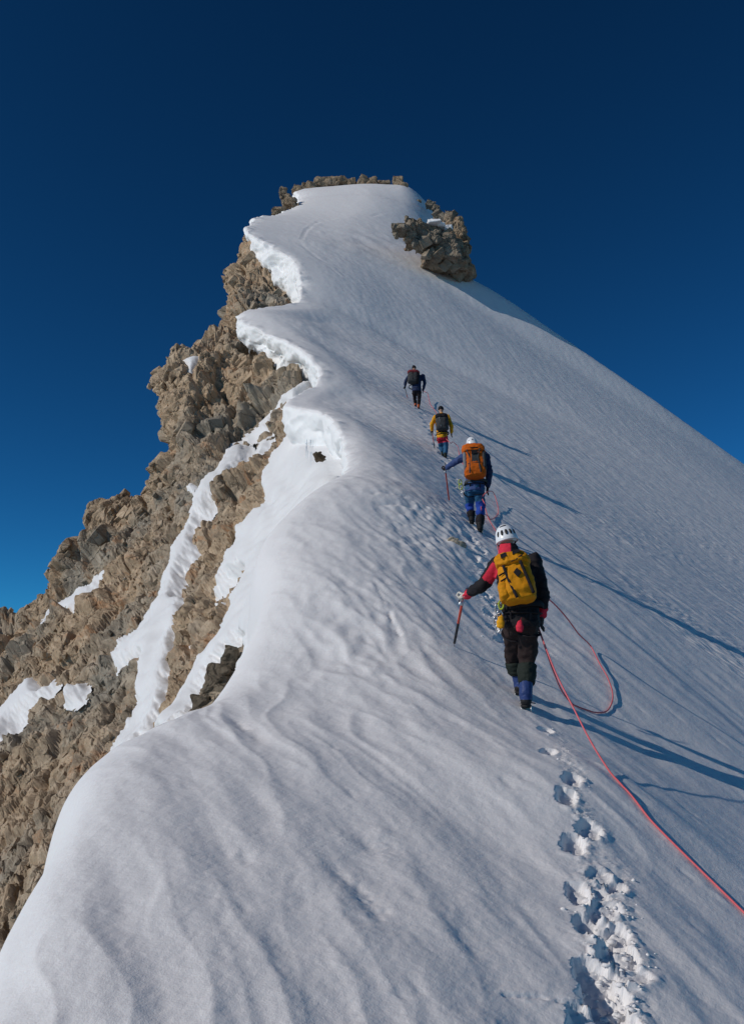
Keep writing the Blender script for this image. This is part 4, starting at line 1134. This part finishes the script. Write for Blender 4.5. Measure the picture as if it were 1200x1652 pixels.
pack(F1, 'golden yellow backpack with two black lid patches worn by the nearest climber', (832,932,-.17), (56,84,.25), -9,
     dict(bag=FB['gold'], strap=FB['black']), lid=FB['gold'], pockets=[(-.42,-.25,.30,.40,FB['gold'])],
     straps=[([(-.30,.20),(-.22,-.12),(-.08,-.48)], .014, FB['black']), ([(.20,.22),(.30,-.10),(.40,-.44)], .014, FB['black']), ([(-.47,.02),(-.30,.05)], .011, FB['black']), ([(-.45,-.10),(-.26,-.06)], .010, FB['black']), ([(-.05,.24),(.12,.27),(.3,.34)], .007, FB['black'])],
     patches=[([(-.32,.33),(-.14,.36),(-.16,.46),(-.33,.43)], FB['black']), ([(.02,.37),(.26,.41),(.24,.49),(.03,.475)], FB['black']), ([(.05,-.09),(.17,-.01),(.07,.10),(-.05,.02)], FB['black'])], lean=.16)
def pouch(F, name, label, u, v, y, rw, rh, mt):
    g = Geo(); g.section([((0, 0, -rh), rw * .5, rw * .4), ((0, 0, -rh * .7), rw * .95, rw * .75), ((0, 0, 0), rw, rw * .8), ((0, 0, rh * .6), rw * .72, rw * .6), ((0, 0, rh), rw * .3, rw * .3)], 14, 2.3)
    g.tube([(0, 0, rh * .9), (.01, .02, rh * 1.5)], .006, 6)
    o = g.build(name, mt, None, .008, 1, .006, 18); o.location = F.world(F.p(u, v, y)); o.rotation_euler = (0, .12, F.rz); tag(o, label, 'pouch')
pouch(F1, 'gear_pouch', 'small yellow pouch hanging at the left hip of the nearest climber', 807, 1003, -.13, .036, .062, FB['yellow'])
pouch(F1, 'gear_pouch', 'small red pouch hanging behind the nearest climber below the pack', 838, 1010, -.20, .034, .055, FB['red'])
AX = [('red and black ice axe planted by the nearest climber', F1.world(P1['haL'] + Vector((0, .0, -.005))), ground(732, 1046), (M_REDSH, M_DKSH), .52)]

# --- second climber, orange pack
J2 = dict(head=(761,716,.20), neck=(764,729,.15), shL=(747,738,.12), shR=(783,735,.12), chest=(765,752,.10), pelvis=(766,787,.0), elL=(733,746,.16), haL=(718,756,.30),
          elR=(789,762,.03), haR=(786,790,.12), hipL=(758,789,.02), hipR=(773,789,.0), knL=(757,815,.26), anL=(761,843,.22), knR=(775,816,.10), anR=(774,851,.0))
F2, P2 = person('second climber from the camera, blue jacket and orange and grey pack', (772,858), J2, dict(
    jacket=([FB['blue'], FB['grey'], FB['navy']], lambda c, P_: np.where((c[:, 2] > P_['shL'].z - .02) & (np.abs(c[:, 0] - P_['neck'].x + .06) < .13), 1, np.where(c[:, 0] > P_['shR'].x - .02, 2, 0))),
    trousers=([FB['teal'], FB['royal']], lambda c, P_: (c[:, 2] < P_['knR'].z + .06).astype(int)), gaiter=FB['black'], gaiter_top=.50, gaiter_end=.95, boot=[FB['boot']],
    gloveL=FB['brown'], gloveR=FB['brown'], collar=FB['grey'],
    gear=[(742,778,-.05,.05,FB['lime']),(743,785,-.03,.06,FB['lime']),(744,791,-.03,.045,M_METAL)]), .016,
    helmet=dict(mat=M_HELM, vents=[(8,.1,10,.18,.014),(-30,.12,-28,.18,.010)]))
pack(F2, 'tall orange and grey backpack worn by the climber in the blue jacket', (765,744,-.19), (37,58,.27), -3,
     dict(bag=[FB['orange'], FB['dark_grey']], strap=FB['dark_grey'], bag_pick=lambda c, w, h: ((np.abs(c[:, 0] - .02 * w) < .14 * w) & (c[:, 2] > -.1 * h)).astype(int)), lid=FB['orange'],
     pockets=[(-.40,-.02,.18,.62,FB['grey']), (.42,-.02,.18,.62,FB['dark_grey'])],
     straps=[([(-.30,.26),(-.18,.02),(-.24,-.44)], .013, FB['dark_grey']), ([(.26,.26),(.16,.02),(.24,-.44)], .013, FB['dark_grey']), ([(-.14,.30),(.18,.30)], .018, FB['black']), ([(-.3,-.16),(.3,-.14)], .008, FB['dark_grey'])],
     patches=[([(-.12,.12),(.16,.13),(.14,.22),(-.10,.22)], FB['black'])], lean=.14)
AX.append(('red ice axe held out by the climber with the orange pack', F2.world(P2['haL']), ground(724, 811), (M_REDSH, M_REDSH), .5))

# --- third climber, yellow jacket
J3 = dict(head=(711,661,.22), neck=(712,668,.16), shL=(702,673,.12), shR=(722,672,.12), chest=(712,683,.10), pelvis=(713,704,.0), elL=(696,685,.05), haL=(697,697,.16),
          elR=(728,688,.02), haR=(728,701,.10), hipL=(709,706,.02), hipR=(718,706,.0), knL=(711,720,.2), anL=(714,731,.2), knR=(719,721,.08), anR=(718,733,.0))
F3, P3 = person('climber in yellow jacket and red overtrousers with a dark pack, third from the camera', (717,736), J3, dict(
    jacket=([FB['yellow']],), trousers=([FB['red'], FB['teal']], lambda c, P_: (c[:, 2] < P_['knR'].z + .13).astype(int)), gaiter=FB['teal'], gaiter_top=.2, boot=[FB['gaiter']],
    gloveL=FB['brown'], gloveR=FB['black'], gear=[(703,706,-.05,.08,FB['dark_grey'])]), .022, cap=dict(mat=FB['black']), bulk=1.06)
pack(F3, 'dark grey backpack worn by the climber in the yellow jacket', (713,681,-.19), (21,29,.27), -2, dict(bag=FB['dark_grey'], strap=FB['black']), lid=FB['black'],
     straps=[([(-.2,.2),(-.1,-.4)], .012, FB['grey']), ([(.25,.2),(.2,-.4)], .012, FB['black'])], lean=.15)
AX.append(('small red ice axe in the left hand of the climber in yellow', F3.world(P3['haL']), ground(701, 724), (M_REDSH, M_DKSH), .6))

# --- leading climber
J4 = dict(head=(668,594,.36), neck=(670,601,.28), shL=(661,606,.25), shR=(682,606,.25), chest=(671,614,.18), pelvis=(672,629,.0), elL=(654,615,.22), haL=(653,625,.32),
          elR=(685,618,.18), haR=(682,631,.2), hipL=(668,631,.02), hipR=(676,631,.0), knL=(669,643,.22), anL=(670,650,.28), knR=(676,644,.1), anR=(675,654,.0))
F4, P4 = person('leading climber in navy jacket and black trousers with a maroon pack, farthest from the camera', (674,657), J4, dict(
    jacket=([FB['navy']],), trousers=([FB['black'], FB['brown']], lambda c, P_: (c[:, 2] > P_['hipL'].z - .03).astype(int)), gaiter=FB['black'], gaiter_top=.3, boot=[FB['orange_boot']],
    gloveL=FB['black'], gloveR=FB['maroon'], gear=[]), .026, cap=dict(mat=FB['black'], bobble=True), bulk=1.2)
pack(F4, 'maroon and black backpack worn by the leading climber', (667,608,-.06), (20,25,.30), 2, dict(bag=[FB['dark_grey'], FB['black']], strap=FB['black'], bag_pick=lambda c, w, h: (c[:, 0] > .2 * w).astype(int)), lid=FB['maroon'],
     pockets=[(-.05,.12,.62,.42,FB['maroon'])], straps=[([(-.1,.2),(-.05,-.4)], .014, FB['black'])], lean=.35)
AX.append(('short dark ice axe in the left hand of the leading climber', F4.world(P4['haL']), ground(658, 643), (M_DKSH, M_REDSH), .6))
for lab, a, b, m, sp_ in AX: ice_axe(lab, a, b, m, sp_)

# ------------------------------------------------------------------ rope
def on_ground(u, v, h=.02): g = ground(u, v); return Vector((g[0], g[1], g[2] + h))
def at(u, v, d): return Vector([float(q) for q in W(u, v, d)])
def cat(pts, n=10):
    """smooth curve through points"""
    pts = [Vector(p) for p in pts]; out = []
    for i in range(len(pts) - 1):
        p0 = pts[max(i-1, 0)]; p1, p2 = pts[i], pts[i+1]; p3 = pts[min(i+2, len(pts)-1)]
        for k in range(n):
            t = k / n
            out.append(.5 * ((2*p1) + (p2-p0)*t + (2*p0-5*p1+4*p2-p3)*t*t + (3*p1-p0-3*p2+p3)*t**3))
    out.append(pts[-1]); return out
hd1 = F1.world(P1['haR'] + Vector((-.02, .0, -.06)))
def air(pix, a, b):
    """points over the given pixels, distance running from a to b"""
    L = [0.0]
    for p, q in zip(pix[:-1], pix[1:]): L.append(L[-1] + math.hypot(q[0]-p[0], q[1]-p[1]))
    return [at(u, v, a.y + (b.y - a.y) * l / L[-1]) for (u, v), l in zip(pix, L)]
gA = on_ground(1052, 1332, .012)
R1 = [on_ground(1420, 1690), on_ground(1300, 1572, .012), on_ground(1200, 1480, .012), on_ground(1130, 1410, .012), gA]
R1 += list(reversed(air([(868,1012),(880,1045),(898,1090),(925,1143),(958,1206),(1000,1268),(1052,1332)], hd1, gA)))[1:]
loop_g = [on_ground(u, v, .018) for u, v in [(902,1108)]]
low = on_ground(958, 1149, .014)
R2 = air([(870,1014),(880,1048),(893,1085),(908,1118),(930,1141),(958,1149)], hd1, low)[1:]
R2 += [on_ground(977, 1146, .014), on_ground(986, 1134, .02), on_ground(987, 1118, .03), on_ground(980, 1098, .035), on_ground(968, 1076, .04), on_ground(951, 1050, .06)]
up1 = F1.world(P1['elR'] + Vector((-.03, .12, -.04)))
R2 += air([(951,1050),(934,1024),(917,1001),(900,981),(884,966),(868,955)], on_ground(951, 1050, .06), up1)[1:]
w1 = F1.world(P1['pelvis'] + Vector((0, .2, .05)))
c2l = F2.world(P2['knR'] + Vector((.09, -.02, .0))); h2 = F2.world(P2['haR'] + Vector((.02, 0, -.03)))
R3 = [w1, at(806, 900, 10.5), on_ground(800, 866, .10), on_ground(793, 850, .05), on_ground(787, 838, .05), on_ground(782, 826, .15), c2l, F2.world(P2['hipR'] + Vector((.05, .04, -.15))), h2]
R3 += [on_ground(797, 808, .22), on_ground(802, 819, .07), on_ground(803, 829, .03), on_ground(799, 838, .03), on_ground(792, 841, .03), on_ground(787, 838, .06), F2.world(P2['knR'] + Vector((.02, .04, -.10))), F2.world(P2['knR'] + Vector((.0, .03, .05))), F2.world(P2['pelvis'] + Vector((0, .22, 0)))]
w3 = F3.world(P3['pelvis'] + Vector((.1, .05, -.05)))
R4 = [at(742, 737, 18.5), on_ground(738, 732, .25), on_ground(731, 724, .25), at(727, 715, w3.y - .6), w3, F3.world(P3['pelvis'] + Vector((0, .2, 0)))]
w4 = F4.world(P4['haR'] + Vector((.05, .0, .0)))
R5 = [at(706, 672, F3.g[1] + 1.2), on_ground(700, 665, .2), on_ground(694, 653, .1), on_ground(690, 642, .3), at(687, 633, w4.y - .3), w4]
rope_pts = R1 + R2 + R3 + R4 + R5
M_ROPE = NT('rope_sheath', .7, .2)
wv_ = M_ROPE.n('ShaderNodeTexNoise'); wv_.inputs['Scale'].default_value = 160; M_ROPE.l(M_ROPE.pos(), wv_.inputs['Vector'])
M_ROPE.l(M_ROPE.mix(wv_.outputs['Fac'], (.50, .075, .095), (.68, .19, .21)), M_ROPE.b.inputs['Base Color']); M_ROPE = M_ROPE.m
cv = cat(rope_pts, 9)
for p in cv: p.z = max(p.z, snow_z(p.x, p.y) + .011)
g = Geo(); g.tube(cv, [  .0074 + .00016 * max(0, p.y - 8) for p in cv], 8, round_ends=False)
o = g.build('climbing_rope', M_ROPE, None); tag(o, 'long pink-red climbing rope running down the snow from climber to climber', 'rope')
